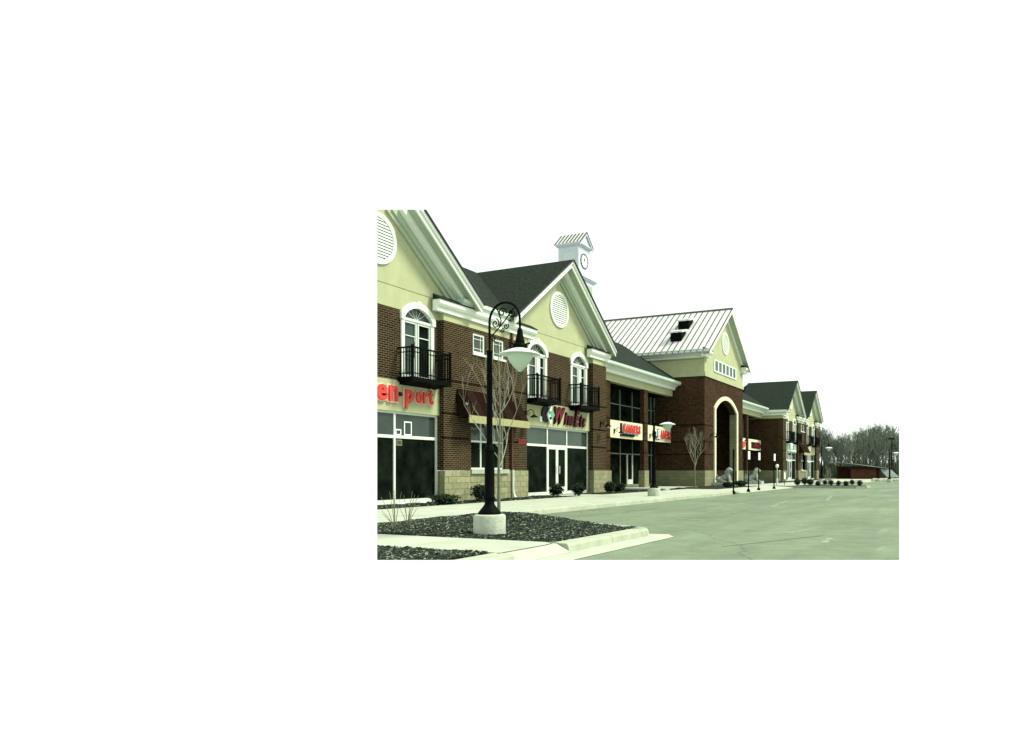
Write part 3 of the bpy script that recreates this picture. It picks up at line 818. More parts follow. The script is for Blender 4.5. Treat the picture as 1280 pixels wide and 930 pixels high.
    for k in range(n):
        y = TY - .58 + k * pw
        obj('roof_panel', pm, 'metal', deck, loc=(0, y, 0)); obj('roof_seam', sm, 'seam', deck, loc=(0, y, 0))
    obj('ridge_cap', MB().prism([(TX - .16, TZA - .06), (TX, TZA + .07), (TX + .16, TZA - .06)], 'y', TY - .6, back), 'seam', deck)
    # two box vents on the slope
    for (vx, vy) in VENTS:
        vz = TZA - TSL * (TX - vx)
        v = obj('roof_vent', MB().prism([(vx - .48, vz - .45), (vx - .48, vz + .30), (vx + .48, vz + .50), (vx + .48, vz + .25)], 'y', vy - .42, vy + .42), 'iron', p)
        obj('vent_lid', MB().prism([(vx - .56, vz + .31), (vx - .56, vz + .40), (vx + .56, vz + .70), (vx + .56, vz + .55)], 'y', vy - .5, vy + .5), 'metal', v)
    for o in set(bpy.data.objects) - before:
        if o.parent == p: o.matrix_parent_inverse = inv
    return p
VENTS = [(48.95, 18.95), (50.5, 18.95)]
tower()

# ---------------- clock cupola on the tower ridge
def cupola(cx, cy):
    p = thing('clock_cupola', 'white clock cupola with small gabled metal roof rising behind the second gable', 'cupola', (cx, cy, TZA))
    inv = Matrix.Translation((-cx, -cy, -TZA)); before = set(bpy.data.objects)
    h = .95
    obj('base', box(cx - h - .3, cx + h + .3, cy - h - .3, cy + h + .3, TZA - 1.2, 16.75), 'cupola', p)
    for s, f in ((-1, 'y'), (-1, 'x')):
        a = (cx - .85, cx + .85, cy - h - .32, cy - h - .3, TZA + .4, 16.4) if f == 'y' else (cx - h - .32, cx - h - .3, cy - .85, cy + .85, TZA + .4, 16.4)
        obj('louvre_panel', box(*a), 'soffit', p)
    obj('ledge', MB().box(cx - h - .42, cx + h + .42, cy - h - .42, cy + h + .42, 16.75, 16.87).box(cx - h - .5, cx + h + .5, cy - h - .5, cy + h + .5, 16.87, 16.96).box(cx - h - .1, cx + h + .1, cy - h - .1, cy + h + .1, 16.96, 17.2), 'cupola', p)
    obj('body', box(cx - h, cx + h, cy - h, cy + h, 17.2, 19.55), 'cupola', p)
    obj('side_panel', MB().box(cx - h - .03, cx - h, cy - .68, cy + .68, 17.5, 17.56).box(cx - h - .03, cx - h, cy - .68, cy + .68, 19.14, 19.2).box(cx - h - .03, cx - h, cy - .68, cy - .62, 17.56, 19.14).box(cx - h - .03, cx - h, cy + .62, cy + .68, 17.56, 19.14), 'gutter', p)
    obj('cornice', MB().box(cx - h - .12, cx + h + .12, cy - h - .12, cy + h + .12, 19.5, 19.62).box(cx - h - .22, cx + h + .22, cy - h - .22, cy + h + .22, 19.62, 19.72), 'cupola', p)
    c = obj('clock', MB().ring(cx, 18.4, .62, .55, cy - h - .06, cy - h + .01, 28), 'seam', p)
    obj('clock_face', MB().prism([(cx + .55 * math.cos(k * .2618), 18.4 + .55 * math.sin(k * .2618)) for k in range(24)], 'y', cy - h - .03, cy - h + .01), 'clockface', c)
    for a, L, w in ((R(60), .30, .055), (R(100), .42, .04)):
        e = (cx + L * math.cos(a), 18.4 + L * math.sin(a))
        dx, dz = -math.sin(a) * w, math.cos(a) * w
        obj('clock_hand', MB().prism([(cx - dx, 18.4 - dz), (e[0] - dx * .4, e[1] - dz * .4), (e[0] + dx * .4, e[1] + dz * .4), (cx + dx, 18.4 + dz)], 'y', cy - h - .05, cy - h - .034), 'black', c)
    for k in range(12):
        a = k * math.pi / 6
        obj('hour_mark', box(cx + .46 * math.cos(a) - .025, cx + .46 * math.cos(a) + .025, cy - h - .045, cy - h - .032, 18.4 + .46 * math.sin(a) - .04, 18.4 + .46 * math.sin(a) + .04), 'black', c)
    za, hw, sl = 20.75, 1.12, .95
    y0, y1 = cy - h - .25, cy + h + .25
    obj('gable_end', MB().prism([(cx - hw + .12, za - sl * (hw - .12) - .06), (cx + hw - .12, za - sl * (hw - .12) - .06), (cx, za - .1)], 'y', y0 + .1, y1 - .1), 'cupola', p)
    for s in (-1, 1):
        r = obj('roof', chev(.0, .09, y0, y1, s, za, hw, sl, cx), 'metal', p)
        for k in range(8):
            y = y0 + (y1 - y0) * (k + .0) / 7
            obj('roof_seam', chev(-.05, .02, y - .05, y + .05, s, za, hw + .02, sl, cx), 'seam', r)
        obj('rake', chev(.09, .22, y0 - .02, y0 + .06, s, za, hw, sl, cx), 'cupola', p)
    for o in set(bpy.data.objects) - before:
        if o.parent == p: o.matrix_parent_inverse = inv
cupola(52.45, 29.6)

# ------------------------------------------------------------------ signs
def sign_thing(label, x, y, z): return thing('shop_sign', label, 'sign', (x, y, z))
def finish(p, before):
    inv = Matrix.Translation(-p.location)
    for o in set(bpy.data.objects) - before:
        if o.parent == p: o.matrix_parent_inverse = inv

before = set(bpy.data.objects)
s = sign_thing('red letters reading en-port on the nearest stucco band', 18, YB, 3.3)
letters(s, 'en', 16.93, 17.86, 3.33, 4.02, YB - .05, 'red', .09, .03, back='pink')
obj('dash', box(17.94, 18.04, YB - .1, YB - .04, 3.5, 3.62), 'black', s)
letters(s, 'p', 18.16, 18.56, 3.36, 3.94, YB - .05, 'red', .09, .03, back='pink')
letters(s, 'ort', 18.66, 19.52, 3.36, 3.90, YB - .05, 'red', .09, .03, back='pink')
finish(s, before)

before = set(bpy.data.objects)
s = sign_thing('burgundy slanted letters reading Wine Etc with a green and white diamond', 28, YB, 3.3)
for w_, a_, b_, z0_, z1_ in (('W', 27.56, 28.42, 3.22, 3.93), ('ine', 28.42, 29.2, 3.22, 3.78), ('E', 29.3, 29.82, 3.2, 3.93), ('tc', 29.84, 30.36, 3.2, 3.76)):
    letters(s, w_, a_, b_, z0_, z1_, YB - .05, 'wine', .10, .012, shear=.45, back='black')
obj('emblem_backing', MB().prism([(26.86 + .36 * math.cos(a), 3.55 + .36 * math.sin(a)) for a in [k * .5236 for k in range(12)]], 'y', YB - .10, YB - .034), 'black', s)
obj('emblem_diamond', MB().prism([(27.1, 3.12), (27.42, 3.53), (27.14, 3.94), (26.84, 3.53)], 'y', YB - .16, YB - .102), 'swhite', s)
obj('emblem_diamond', MB().prism([(27.2, 3.3), (27.42, 3.53), (27.2, 3.84), (27.12, 3.56)], 'y', YB - .18, YB - .162), 'sgreen', s)
obj('emblem_spot', MB().ring(27.05, 3.62, .07, .02, YB - .18, YB - .162, 10), 'sgreen', s)
obj('emblem_spot', MB().ring(27.07, 3.38, .07, .02, YB - .18, YB - .162, 10), 'black', s)
obj('emblem_tab', box(26.38, 26.54, YB - .07, YB - .034, 3.2, 3.42), 'swhite', s)
finish(s, before)

before = set(bpy.data.objects)
s = sign_thing('red word sign with dark shadow board on the left arcade sign board', 40.6, 18.98, 3.2)
letters(s, 'BANNERS', 39.55, 42.1, 3.44, 3.93, 18.94, 'red', .08, .035, back='swhite')
obj('shadow_board', box(39.32, 41.8, 18.955, 18.995, 3.36, 3.98), 'black', s)
obj('tag_line', box(39.3, 41.3, 18.93, 18.995, 3.2, 3.33), 'iron', s)
finish(s, before)
before = set(bpy.data.objects)
s = sign_thing('white and red word CLEANERS on the sign board behind the farther lamp', 45.4, 18.98, 3.2)
letters(s, 'CLE', 44.3, 45.45, 3.28, 3.88, 18.98, 'swhite', .08, .02, back='iron')
letters(s, 'ANERS', 45.52, 47.5, 3.28, 3.88, 18.98, 'red', .08, .03, back='swhite')
finish(s, before)
before = set(bpy.data.objects)
s = sign_thing('red sign spilling over the cream board just right of the arch', 63, 18.58, 3.2)
obj('lettering', MB().prism([(61.4, 3.3), (64.9, 3.25), (65.2, 3.75), (62.2, 3.85)], 'y', 18.50, 18.58), 'red', s)
finish(s, before)
before = set(bpy.data.objects)
s = sign_thing('dark red sign on the cream board left of the third gable', 68, 18.58, 3.2)
obj('backing', box(67.4, 70.4, 18.56, 18.59, 3.25, 3.85), 'black', s)
obj('lettering', MB().prism([(68.0, 3.35), (70.7, 3.32), (70.7, 3.7), (68.3, 3.75)], 'y', 18.48, 18.555), 'wine', s)
finish(s, before)
before = set(bpy.data.objects)
s = sign_thing('green and white patterned sign on the third gable shopfront', C3, YB, 3.2)
obj('panel', box(C3 - 1.6, C3 + 2.2, YB - .12, YB - .034, 3.1, 3.95), 'swhite', s)
obj('emblem', MB().prism([(C3 - 1.3, 3.2), (C3 - .2, 3.2), (C3 - .5, 3.9), (C3 - 1.2, 3.8)], 'y', YB - .17, YB - .122), 'sgreen', s)
obj('emblem', MB().prism([(C3 + .2, 3.25), (C3 + 1.2, 3.3), (C3 + .9, 3.75)], 'y', YB - .17, YB - .122), 'sgreen', s)
finish(s, before)

for x, z, w, h, lab in ((18.5, 2.25, .36, .46, 'white framed notice in the transom of the nearest shopfront'), (18.06, 2.24, .26, .2, 'small white paper beside the mullion of the nearest shopfront'), (18.1, 1.90, .26, .2, 'small dark framed card under the transom of the nearest shopfront')):
    p = thing('window_notice', lab, 'notice', (x, YS - .012, z))
    obj('frame', MB().box(-w / 2, w / 2, -.006, .006, 0, .04).box(-w / 2, w / 2, -.006, .006, h - .04, h).box(-w / 2, -w / 2 + .04, -.006, .006, .04, h - .04).box(w / 2 - .04, w / 2, -.006, .006, .04, h - .04), 'swhite' if z > 2 else 'dry', p)
    obj('print', box(-w / 2 + .04, w / 2 - .04, -.003, .004, .04, h - .04), 'glass', p)

# ------------------------------------------------------------------ awnings
def awning(c, label, w=1.92):
    p = thing('awning', label, 'awning', (c, YW, 3))
    before = set(bpy.data.objects)
    n = 8
    for k in range(n):
        a, b = c - w + 2 * w * k / n, c - w + 2 * w * (k + 1) / n
        obj('canopy_strip', MB().prism([(YW - .02, 4.0), (15.86, 3.05), (15.86, 3.02), (YW - .02, 3.97)], 'x', a, b), 'maroon' if k % 2 == 0 else 'soldier', p)
    for s_ in (-1, 1):
        obj('side_cheek', MB().prism([(YW - .02, 3.96), (15.88, 3.03), (YW - .02, 3.03)], 'x', c + s_ * w - .012, c + s_ * w + .012), 'soldier', p)
    obj('valance', box(c - w, c + w, 15.82, 15.858, 2.78, 3.05), 'valance', p)
    for s_ in (-1, 1): obj('arm', MB().tube([(c + s_ * (w - .05), 15.88, 2.98), (c + s_ * (w - .05), YW, 2.98)], .02, 6), 'iron', p)
    inv = Matrix.Translation((-c, -YW, -3))
    for o in set(bpy.data.objects) - before: o.matrix_parent_inverse = inv
awning((C1 + C2) / 2, 'maroon awning with yellow-cream valance behind the near bare tree')
awning((C3 + C4) / 2, 'maroon awning with pale valance between the two farthest gables')
p = thing('window_sign', 'small red sign on the brick right of the near awning window', 'sign', (24.75, YW - .02, 2.2))
obj('plate', box(-.3, .3, -.02, .012, 0, .16), 'wine', p); obj('plate_edge', box(-.32, .32, .0, .014, -.03, -.004), 'red', p)

# ------------------------------------------------------------------ street lamps
def spiral(c, r0, turns, start, sgn=1, n=22, ax=0):
    out = []
    for i in range(n):
        t = i / (n - 1); a = start + sgn * turns * 2 * math.pi * t; r = r0 * (1 - .85 * t)
        out.append((0, c[0] + r * math.cos(a), c[1] + r * math.sin(a)))
    return out
def street_lamp(loc, rz, label, group='hook-armed street lamps'):
    p = thing('street_lamp', label, 'street lamp', loc, rz, group)
    # arm reaches along local -Y
    obj('pedestal', MB().lathe([(.265, -.1), (.275, 0), (.275, .31), (.262, .335), (.23, .345)], n=28), 'pedestal', p, True)
    po = obj('pole', MB().lathe([(.195, .346), (.195, .38), (.17, .41), (.12, .47), (.085, .52), (.085, 1.42), (.095, 1.43), (.095, 1.47), (.06, 1.52), (.053, 1.6), (.047, 3.12), (.052, 3.13), (.052, 3.16), (.024, 3.18)], n=16), 'iron', p, True)
    obj('collar', MB().lathe([(.10, .60), (.10, .64)], n=16), 'iron', po, True)
    cy, r = -.31, .31
    arc = [(0, 0, 3.17), (0, 0, 3.65)] + [(0, cy + r * math.cos(a), 3.655 + r * math.sin(a)) for a in [R(12 * i) for i in range(1, 15)]] + [(0, 2 * cy, 3.64), (0, 2 * cy, 3.48)]
    arm = obj('hook_arm', MB().tube(arc, .021, 8), 'iron', p, True)
    for c, r0, tn, st, sg in (((-.12, 3.62), .085, 1.4, R(100), 1), ((-.26, 3.80), .085, 1.4, R(200), -1), ((-.47, 3.76), .075, 1.3, R(60), -1), ((-.07, 3.36), .05, 1.2, R(90), 1), ((-.34, 3.56), .055, 1.2, R(150), 1), ((-.27, 3.50), .045, 1.2, R(0), -1)):
        obj('scroll', MB().tube(spiral(c, r0, tn, st, sg), [.011] * 22, 5), 'iron', arm, True)
    obj('scroll_bar', MB().tube([(0, 0, 3.38), (0, -.1, 3.46), (0, -.2, 3.55), (0, -.24, 3.66), (0, -.18, 3.82), (0, -.12, 3.90)], .012, 5), 'iron', arm, True)
    obj('scroll_bar', MB().tube([(0, -.2, 3.55), (0, -.32, 3.66), (0, -.44, 3.80), (0, -.50, 3.85)], .012, 5), 'iron', arm, True)
    c = (0, 2 * cy, 0)
    obj('fitter', MB().lathe([(.028, 3.50), (.045, 3.47), (.05, 3.42), (.075, 3.30), (.085, 3.28), (.08, 3.25), (.12, 3.22), (.13, 3.18), (.10, 3.12), (.06, 3.08)], c, 16), 'iron', p, True)
    for k in range(3):
        a = R(30 + 120 * k)
        obj('thumb_screw', MB().tube([(c[0] + .1 * math.cos(a), c[1] + .1 * math.sin(a), 3.22), (c[0] + .2 * math.cos(a), c[1] + .2 * math.sin(a), 3.235)], .014, 6), 'iron', p)
    obj('shade', MB().lathe([(.10, 3.165), (.20, 3.125), (.28, 3.095), (.345, 3.066), (.345, 3.054), (.27, 3.072), (.19, 3.075)], c, 28), 'shade', p, True)
    obj('lamp_bowl', MB().lathe([(.21, 3.074), (.215, 3.03), (.195, 2.97), (.15, 2.90), (.09, 2.83), (.045, 2.79), (.02, 2.765)], c, 24), 'bowl', p, True)
    return p
L1 = street_lamp((10.25, 7.45, .0), 0, 'black hook-armed street lamp with round concrete pedestal in the near mulch island')
for loc, lab in (((28.5, 12.15, 0), 'hook-armed street lamp on round pedestal before the arcade signs'),
                 ((64.6, 11.45, 0), 'distant hook-armed street lamp just right of the farthest gable'),
                 ((79.1, 7.05, -.15), 'distant hook-armed street lamp at the right edge before the low brick building')):
    l = copy_tree(L1); l.location = loc; l['label'] = lab
# tall shoebox parking light
p = thing('parking_light', 'tall slim parking-lot light with flat head among the far trees', 'light pole', (117.9, 10.2, -.2))
obj('pole', MB().tube([(0, 0, 0), (0, 0, 6.1)], [.11, .07], 8), 'iron', p)
obj('footing', MB().lathe([(.3, -.1), (.3, .5), (.27, .52)], n=14), 'pedestal', p)
obj('lamp_head', MB().box(-.3, .3, -.45, .45, 6.1, 6.3), 'iron', p)

# wall lamps
def wall_lamp(x, y, z, label):
    p = thing('wall_lamp', label, 'wall lamp', (x, y, z), 0, 'scroll-armed wall lamps')
    obj('back_plate', MB().box(-.05, .05, -.03, .012, -.14, .14), 'iron', p)
    obj('arm', MB().tube([(0, -.02, -.05), (0, -.12, .12), (0, -.25, .2), (0, -.38, .16), (0, -.44, .04), (0, -.44, -.04)], .016, 6), 'iron', p, True)
    obj('scroll', MB().tube(spiral((-.16, .02), .09, 1.3, R(90), 1), .011, 5), 'iron', p, True)
    obj('lamp_shade', MB().lathe([(.03, .0), (.06, -.03), (.17, -.1), (.17, -.115), (.05, -.1)], (0, -.44, -.02), 16), 'iron', p, True)
    obj('bulb', MB().ell((0, -.44, -.15), (.06, .06, .07)), 'bowl', p, True)
for a in ((20.62, YW, 3.62, 'scroll wall lamp on the brick pier left of the near awning'), (24.98, YW, 3.4, 'scroll wall lamp beside the left edge of the wine sign'),
          (31.7, YW, 3.4, 'scroll wall lamp on the brick pier right of the double doors'), (38.5, 18.99, 3.45, 'scroll wall lamp at the left end of the arcade sign board'),
          (43.85, 18.99, 3.4, 'scroll wall lamp on the sign board behind the farther lamp pole'),
          (49.0, TY, 3.6, 'scroll wall lamp on the tower left of the arch'), (56.6, TY, 3.6, 'scroll wall lamp on the tower right of the arch')): wall_lamp(*a)
p = thing('pendant_lantern', 'pale lantern hanging inside the big brick arch', 'lantern', (52.3, 18.2, 3.3))
obj('chain', MB().tube([(0, 0, .5), (0, 0, 3.3)], .015, 5), 'iron', p)
obj('lantern_body', MB().lathe([(.08, -.1), (.2, .0), (.26, .35), (.2, .42), (.05, .52)], n=8), 'bowl', p)

# ------------------------------------------------------------------ sign posts along the flush kerb
for i, (x, y, s_) in enumerate(((36.42, 11.0, 0), (40.0, 11.2, 1), (43.2, 11.45, 1), (46.9, 11.4, 1))):
    lab = ('bare dark post at the end of the kerb before the first lion', 'dark sign post before the right lion, leftmost with a white plate', 'dark sign post just right of the second lion, white plate on top', 'dark sign post standing alone right of the lions, pale plate on top')[i]
    p = thing('sign_post', lab, 'sign post', (x, y, -.15), 0, 'sign posts along the plaza edge')
    obj('post', MB().box(-.035, .035, -.03, .03, -.1, 2.36), 'iron', p)
    obj('post_foot', MB().lathe([(.10, -.05), (.10, .12), (.05, .2)], n=10), 'iron', p)
    if s_: obj('sign_plate', box(-.2, .2, -.05, -.032, 1.88, 2.34), 'swhite', p)
    else: obj('sign_plate', box(-.05, .05, -.05, -.032, 1.9, 2.3), 'iron', p)
p = thing('bollard_light', 'slim white bollard with round head near the third gable', 'bollard', (52.8, 12.6, 0))
obj('post', MB().lathe([(.07, -.05), (.07, .45), (.03, .5), (.03, 1.3)], n=10), 'frame', p)
obj('head', MB().ell((0, 0, 1.42), (.13, .13, .15)), 'shade', p, True)
p = thing('notice_board', 'small white notice on a stake beside the clipped shrubs', 'notice', (53.4, 12.2, 0))
obj('stake', MB().box(-.02, .02, -.02, .02, -.05, .5), 'iron', p); obj('board', box(-.2, .2, -.035, -.021, .45, .95), 'swhite', p)

# ------------------------------------------------------------------ lion statues
def lion_mesh():
    mb = MB()
    e = lambda c, r, rot=None: mb.ell(c, r, 14, 10, rot)
    rx = lambda d: Matrix.Rotation(R(d), 3, 'X')
    # faces local -Y; seated, haunches low at the back, head high on an upright chest
    e((0, .42, .20), (.22, .30, .20)); e((0, .16, .33), (.18, .36, .18), rx(-32)); e((0, -.16, .50), (.17, .18, .27))
    e((.17, .36, .15), (.10, .24, .15)); e((-.17, .36, .15), (.10, .24, .15))
    for s_ in (-1, 1):
        mb.tube([(s_ * .12, -.22, .50), (s_ * .13, -.30, .26), (s_ * .13, -.31, .05)], [.09, .07, .065], 8)
        e((s_ * .13, -.39, .04), (.075, .13, .055)); e((s_ * .22, .12, .04), (.07, .16, .05))
    e((0, -.18, .82), (.22, .17, .20)); e((0, -.33, .88), (.15, .15, .16)); e((0, -.48, .82), (.095, .10, .08)); e((0, -.45, .75), (.08, .08, .045))
    for s_ in (-1, 1): e((s_ * .14, -.24, 1.02), (.045, .035, .06))
    e((0, -.06, .70), (.16, .14, .18)); e((0, -.45, .92), (.09, .05, .04))
    mb.tube([(0, .66, .10), (.06, .76, .18), (.08, .74, .36), (.05, .66, .46), (.03, .70, .55)], [.045, .04, .045, .06, .03], 8)
    me = mesh('lion_body', mb, 'statue')
    t = bpy.data.objects.new('lion_body', me); COL.objects.link(t)
    md = t.modifiers.new('r', 'REMESH'); md.mode = 'VOXEL'; md.voxel_size = .032
    dg = bpy.context.evaluated_depsgraph_get()
    out = bpy.data.meshes.new_from_object(t.evaluated_get(dg))
    bpy.data.objects.remove(t)
    out.materials.clear(); out.materials.append(M['statue'])
    out.polygons.foreach_set('use_smooth', [True] * len(out.polygons))
    return out
lm = lion_mesh()
plm = mesh('plinth', MB().prism([(-.45, 0), (-.45, .16), (-.4, .2), (-.4, .26), (.4, .26), (.4, .2), (.45, .16), (.45, 0)], 'y', -.72, .85), 'statue')
for x, y, lab in ((49.55, 15.55, 'seated grey stone lion statue left of the archway'), (56.4, 15.35, 'seated grey stone lion statue right of the archway')):
    p = thing('lion_statue', lab, 'statue', (x, y, 0), 0, 'stone lions flanking the arch')
    obj('plinth', plm, 'statue', p); obj('lion_body', lm, 'statue', p, loc=(0, 0, .25))

# ------------------------------------------------------------------ vegetation
def leaf_ball(mb, c, r, n, size, rg, shell=.55):
    for _ in range(n):
        v = Vector((rg.gauss(0, 1), rg.gauss(0, 1), rg.gauss(0, 1))).normalized() * (shell + (1 - shell) * rg.random() ** .6) * rg.uniform(.85, 1.08)
        q = Vector((c[0] + v.x * r[0], c[1] + v.y * r[1], c[2] + v.z * r[2]))
        a = Vector((rg.uniform(-1, 1), rg.uniform(-1, 1), rg.uniform(-1, 1))).normalized()
        b = a.orthogonal().normalized() * size * rg.uniform(.35, .6); a = a * size * rg.uniform(.7, 1.3)
        mb.add([q - a, q + b, q + a, q - b], [(0, 1, 2, 3)])
    return mb
def shrub(loc, r, h, n, label, seed, kind='clump', group=None):
    rg = random.Random(seed)
    p = thing('round_shrub' if kind == 'ball' else 'evergreen_shrub', label, 'shrub', loc, 0, group)
    mb = MB()
    if kind == 'ball':
        leaf_ball(mb, (0, 0, h - r), (r, r, r), n, .035, rg, .6)
        mb.ell((0, 0, h - r), (r * .72, r * .72, r * .72), 10, 7)
    else:
        for k in range(5):
            a = rg.uniform(0, 6.28); q = r * .5 * rg.random()
            leaf_ball(mb, (q * math.cos(a), q * math.sin(a), h * rg.uniform(.35, .6)), (r * rg.uniform(.45, .7), r * rg.uniform(.45, .7), h * rg.uniform(.3, .42)), n // 5, .055, rg, .25)
    obj('foliage', mb, 'leaf', p)
    mb = MB()
    for k in range(3):
        a = rg.uniform(0, 6.28)
        mb.tube([(0, 0, -.05), (r * .2 * math.cos(a), r * .2 * math.sin(a), h * .5)], [.018, .008], 5)
    obj('stem', mb, 'bark', p)
for i, (x, y, r, h, lab) in enumerate((
        (21.0, 15.6, .44, .72, 'dark shrub against the stone base left of the near lamp pole'), (18.9, 15.55, .6, .36, 'low dark shrub beneath the nearest shop window'),
        (26.0, 15.5, .5, .6, 'dark shrub at the left of the double doors'), (27.15, 15.1, .40, .66, 'dark spiky shrub directly before the double doors'),
        (30.9, 15.6, .45, .65, 'dark shrub at the foot of the pier right of the double doors'), (32.4, 15.7, .5, .5, 'low dark shrub beside the arcade entrance'),
        (46.0, 14.3, .5, .4, 'low dark shrub left of the bare tree by the tower'), (47.6, 14.0, .6, .42, 'wide low shrub in front of the tower corner'), (48.9, 14.2, .6, .45, 'low dark shrub in front of the left lion'),
        (50.0, 14.5, .45, .4, 'small dark shrub right of the left lion plinth'))):
    shrub((x, y, 0), r, h, 1100, lab, 100 + i)
ORD = ['first', 'second', 'third', 'fourth', 'fifth', 'sixth', 'seventh', 'eighth', 'ninth', 'tenth']
for i, px in enumerate((989, 998, 1005.5, 1015, 1025, 1035, 1043.5, 1052.7, 1061.8, 1071)):
    y = 11.0 - 4.35 * (i / 9.0) ** 1.0
    shrub((52.3 + .25 * math.sin(i * 2.1), y, 0), (.30 if i < 3 else .20) + .02 * math.sin(i * 3), (.58 if i < 3 else .42) + .05 * math.sin(i * 1.7), 260, ORD[i] + ' from the left of the clipped round shrubs on the far island', 200 + i, 'ball', 'clipped round shrubs on the far island')

def branch(mb, p, d, L, r, depth, rg, up=.25, spread=.6, segs=3, n=5, minr=.003):
    pts, rad = [p.copy()], [r]
    for k in range(segs):
        d = (d + Vector((rg.uniform(-1, 1), rg.uniform(-1, 1), rg.uniform(-.4, 1))) * .12 + Vector((0, 0, up * .25))).normalized()
        p = p + d * L / segs
        pts.append(p.copy()); rad.append(max(minr, r * (1 - .45 * (k + 1) / segs)))
    mb.tube(pts, rad, n, cap=False)
    if depth <= 0: return
    for k in range(rg.choice((2, 3, 3))):
        i = rg.randint(1, segs)
        q = pts[i]
        o = Vector((rg.uniform(-1, 1), rg.uniform(-1, 1), rg.uniform(-.2, .6))).normalized()
        nd = (d + o * spread).normalized()
        branch(mb, q, nd, L * rg.uniform(.6, .82), max(minr, rad[i] * .68), depth - 1, rg, up, spread, segs, max(3, n - 1), minr)

def bare_tree(loc, h, trunk_h, label, seed, nb=7, tr=.05):
    rg = random.Random(seed)
    p = thing('bare_tree', label, 'tree', loc)
    mb = MB()
    pts = [Vector((0, 0, -.1)), Vector((.01, .01, trunk_h)), Vector((.03, -.02, trunk_h + (h - trunk_h) * .45)), Vector((.0, .03, h * .95))]
    mb.tube(pts, [tr, tr * .8, tr * .45, .006], 8)
    obj('trunk', mb, 'bark', p, True)
    mb = MB()
    for k in range(nb):
        t = k / (nb - 1); z = trunk_h + (h - trunk_h) * .55 * t
        a = k * 2.4 + rg.uniform(-.3, .3)
        d = Vector((math.cos(a), math.sin(a), 1.05 + .5 * t)).normalized()
        branch(mb, Vector((0, 0, z)), d, (h - z) * .36, tr * .36 * (1 - .4 * t), 3, rg, .45, .55, 3, 5, .0028)
    obj('crown', mb, 'twig', p)
bare_tree((14.62, 10.35, -.02), 4.5, 1.15, 'slender bare young tree directly behind the near street lamp', 5, 8, .045)
bare_tree((42.1, 15.2, 0), 4.0, 1.3, 'small bare tree before the dark side wall of the tower', 9, 9, .06)
bare_tree((52.6, 8.85, 0), 1.5, .2, 'small leafless shrub tree among the clipped round shrubs', 12, 7, .03)

# dry perennial stems at the left edge of the near island
for j, (x, y, lab) in enumerate(((10.45, 9.75, 'tuft of dry stems at the left edge of the near mulch island'), (10.95, 9.9, 'thin twiggy dry plant right of the leftmost dry tuft'))):
    rg = random.Random(40 + j)
    p = thing('dry_plant', lab, 'plant', (x, y, 0))
    for k in range(9):
        a = rg.uniform(0, 6.28); s_ = rg.uniform(.1, .3); h = rg.uniform(.3, .75)
        obj('stem', MB().tube([(0, 0, -.03), (s_ * .4 * math.cos(a), s_ * .4 * math.sin(a), h * .5), (s_ * math.cos(a), s_ * math.sin(a), h)], [.007, .006, .003], 4), 'dry', p)
# small spotlights in the bed
for x, lab in ((17.3, 'small white ground spotlight below the left shop pane'), (18.3, 'small white ground spotlight below the middle of the near shop pane'), (19.3, 'small white ground spotlight at the right end of the near shopfront')):
    p = thing('ground_spotlight', lab, 'spotlight', (x, 15.9, 0), 0, 'ground spotlights in the planting strip')
    obj('stake', MB().tube([(0, 0, -.03), (0, 0, .08)], .02, 6), 'iron', p)
    obj('hood', MB().lathe([(.13, .05), (.14, .07), (.05, .16), (.03, .17)], n=14), 'shade', p, True)

# far wood
def far_tree(seed, h):
    rg = random.Random(seed)
    tm = mesh('trunk', MB().tube([(0, 0, -.3), (rg.uniform(-.2, .2), rg.uniform(-.2, .2), h * .45), (rg.uniform(-.4, .4), rg.uniform(-.4, .4), h * .85)], [.22, .15, .05], 6), 'far_bark')
    mb = MB()
    for k in range(12):
        z = h * (.18 + .55 * k / 11); a = k * 2.4
        d = Vector((math.cos(a), math.sin(a), 1.3)).normalized()
        branch(mb, Vector((0, 0, z)), d, (h - z) * .36, .085, 3, rg, .4, .6, 3, 3, .022)
    return tm, mesh('crown', mb, 'far_bark')
PROT = [far_tree(70 + i, 10.5) for i in range(5)]
rg = random.Random(77)
c_, s_ = math.cos(YAW), math.sin(YAW)
for i in range(58):
    front = i < 22
    t = rg.uniform(128, 142) if front else rg.uniform(143, 215)
    u = rg.uniform(.235, .375)
    if front: u = .238 + .132 * (i + rg.uniform(-.3, .3)) / 21
    x, y = t * (c_ + u * s_), t * (s_ - u * c_)
    k = rg.uniform(.72, .95) * (t / 135) * (1.0 + .1 * math.sin(u * 60))
    p = thing('bare_tree', 'bare grey tree in the front rank of the distant wood' if front else 'bare grey tree deeper inside the distant wood', 'tree', (x, y, -.25), rg.uniform(0, 6.28), 'front trees of the distant wood' if front else 'inner trees of the distant wood')
    p.scale = (k, k, k)
    tm, cm = PROT[i % 5]
    obj('trunk', tm, 'far_bark', p); obj('crown', cm, 'far_bark', p)
mb = MB()
for _ in range(9000):
    t = rg.uniform(120, 200); u = rg.uniform(.232, .372)
    x, y = t * (c_ + u * s_), t * (s_ - u * c_)
    h = rg.uniform(.5, 3.6) * rg.random() + .3
    a = rg.uniform(0, 6.28); w = rg.uniform(.05, .16); ln = rg.uniform(-.5, .5)
    dx, dy = math.cos(a) * w, math.sin(a) * w
    mb.add([(x - dx, y - dy, -.25), (x + dx, y + dy, -.25), (x + dx * .3 + ln, y + dy * .3 + ln, h), (x - dx * .3 + ln, y - dy * .3 + ln, h)], [(0, 1, 2, 3)])
tag(obj('undergrowth', mb, 'brush'), 'brown tangled undergrowth beneath the distant bare trees', 'undergrowth', kind='stuff')

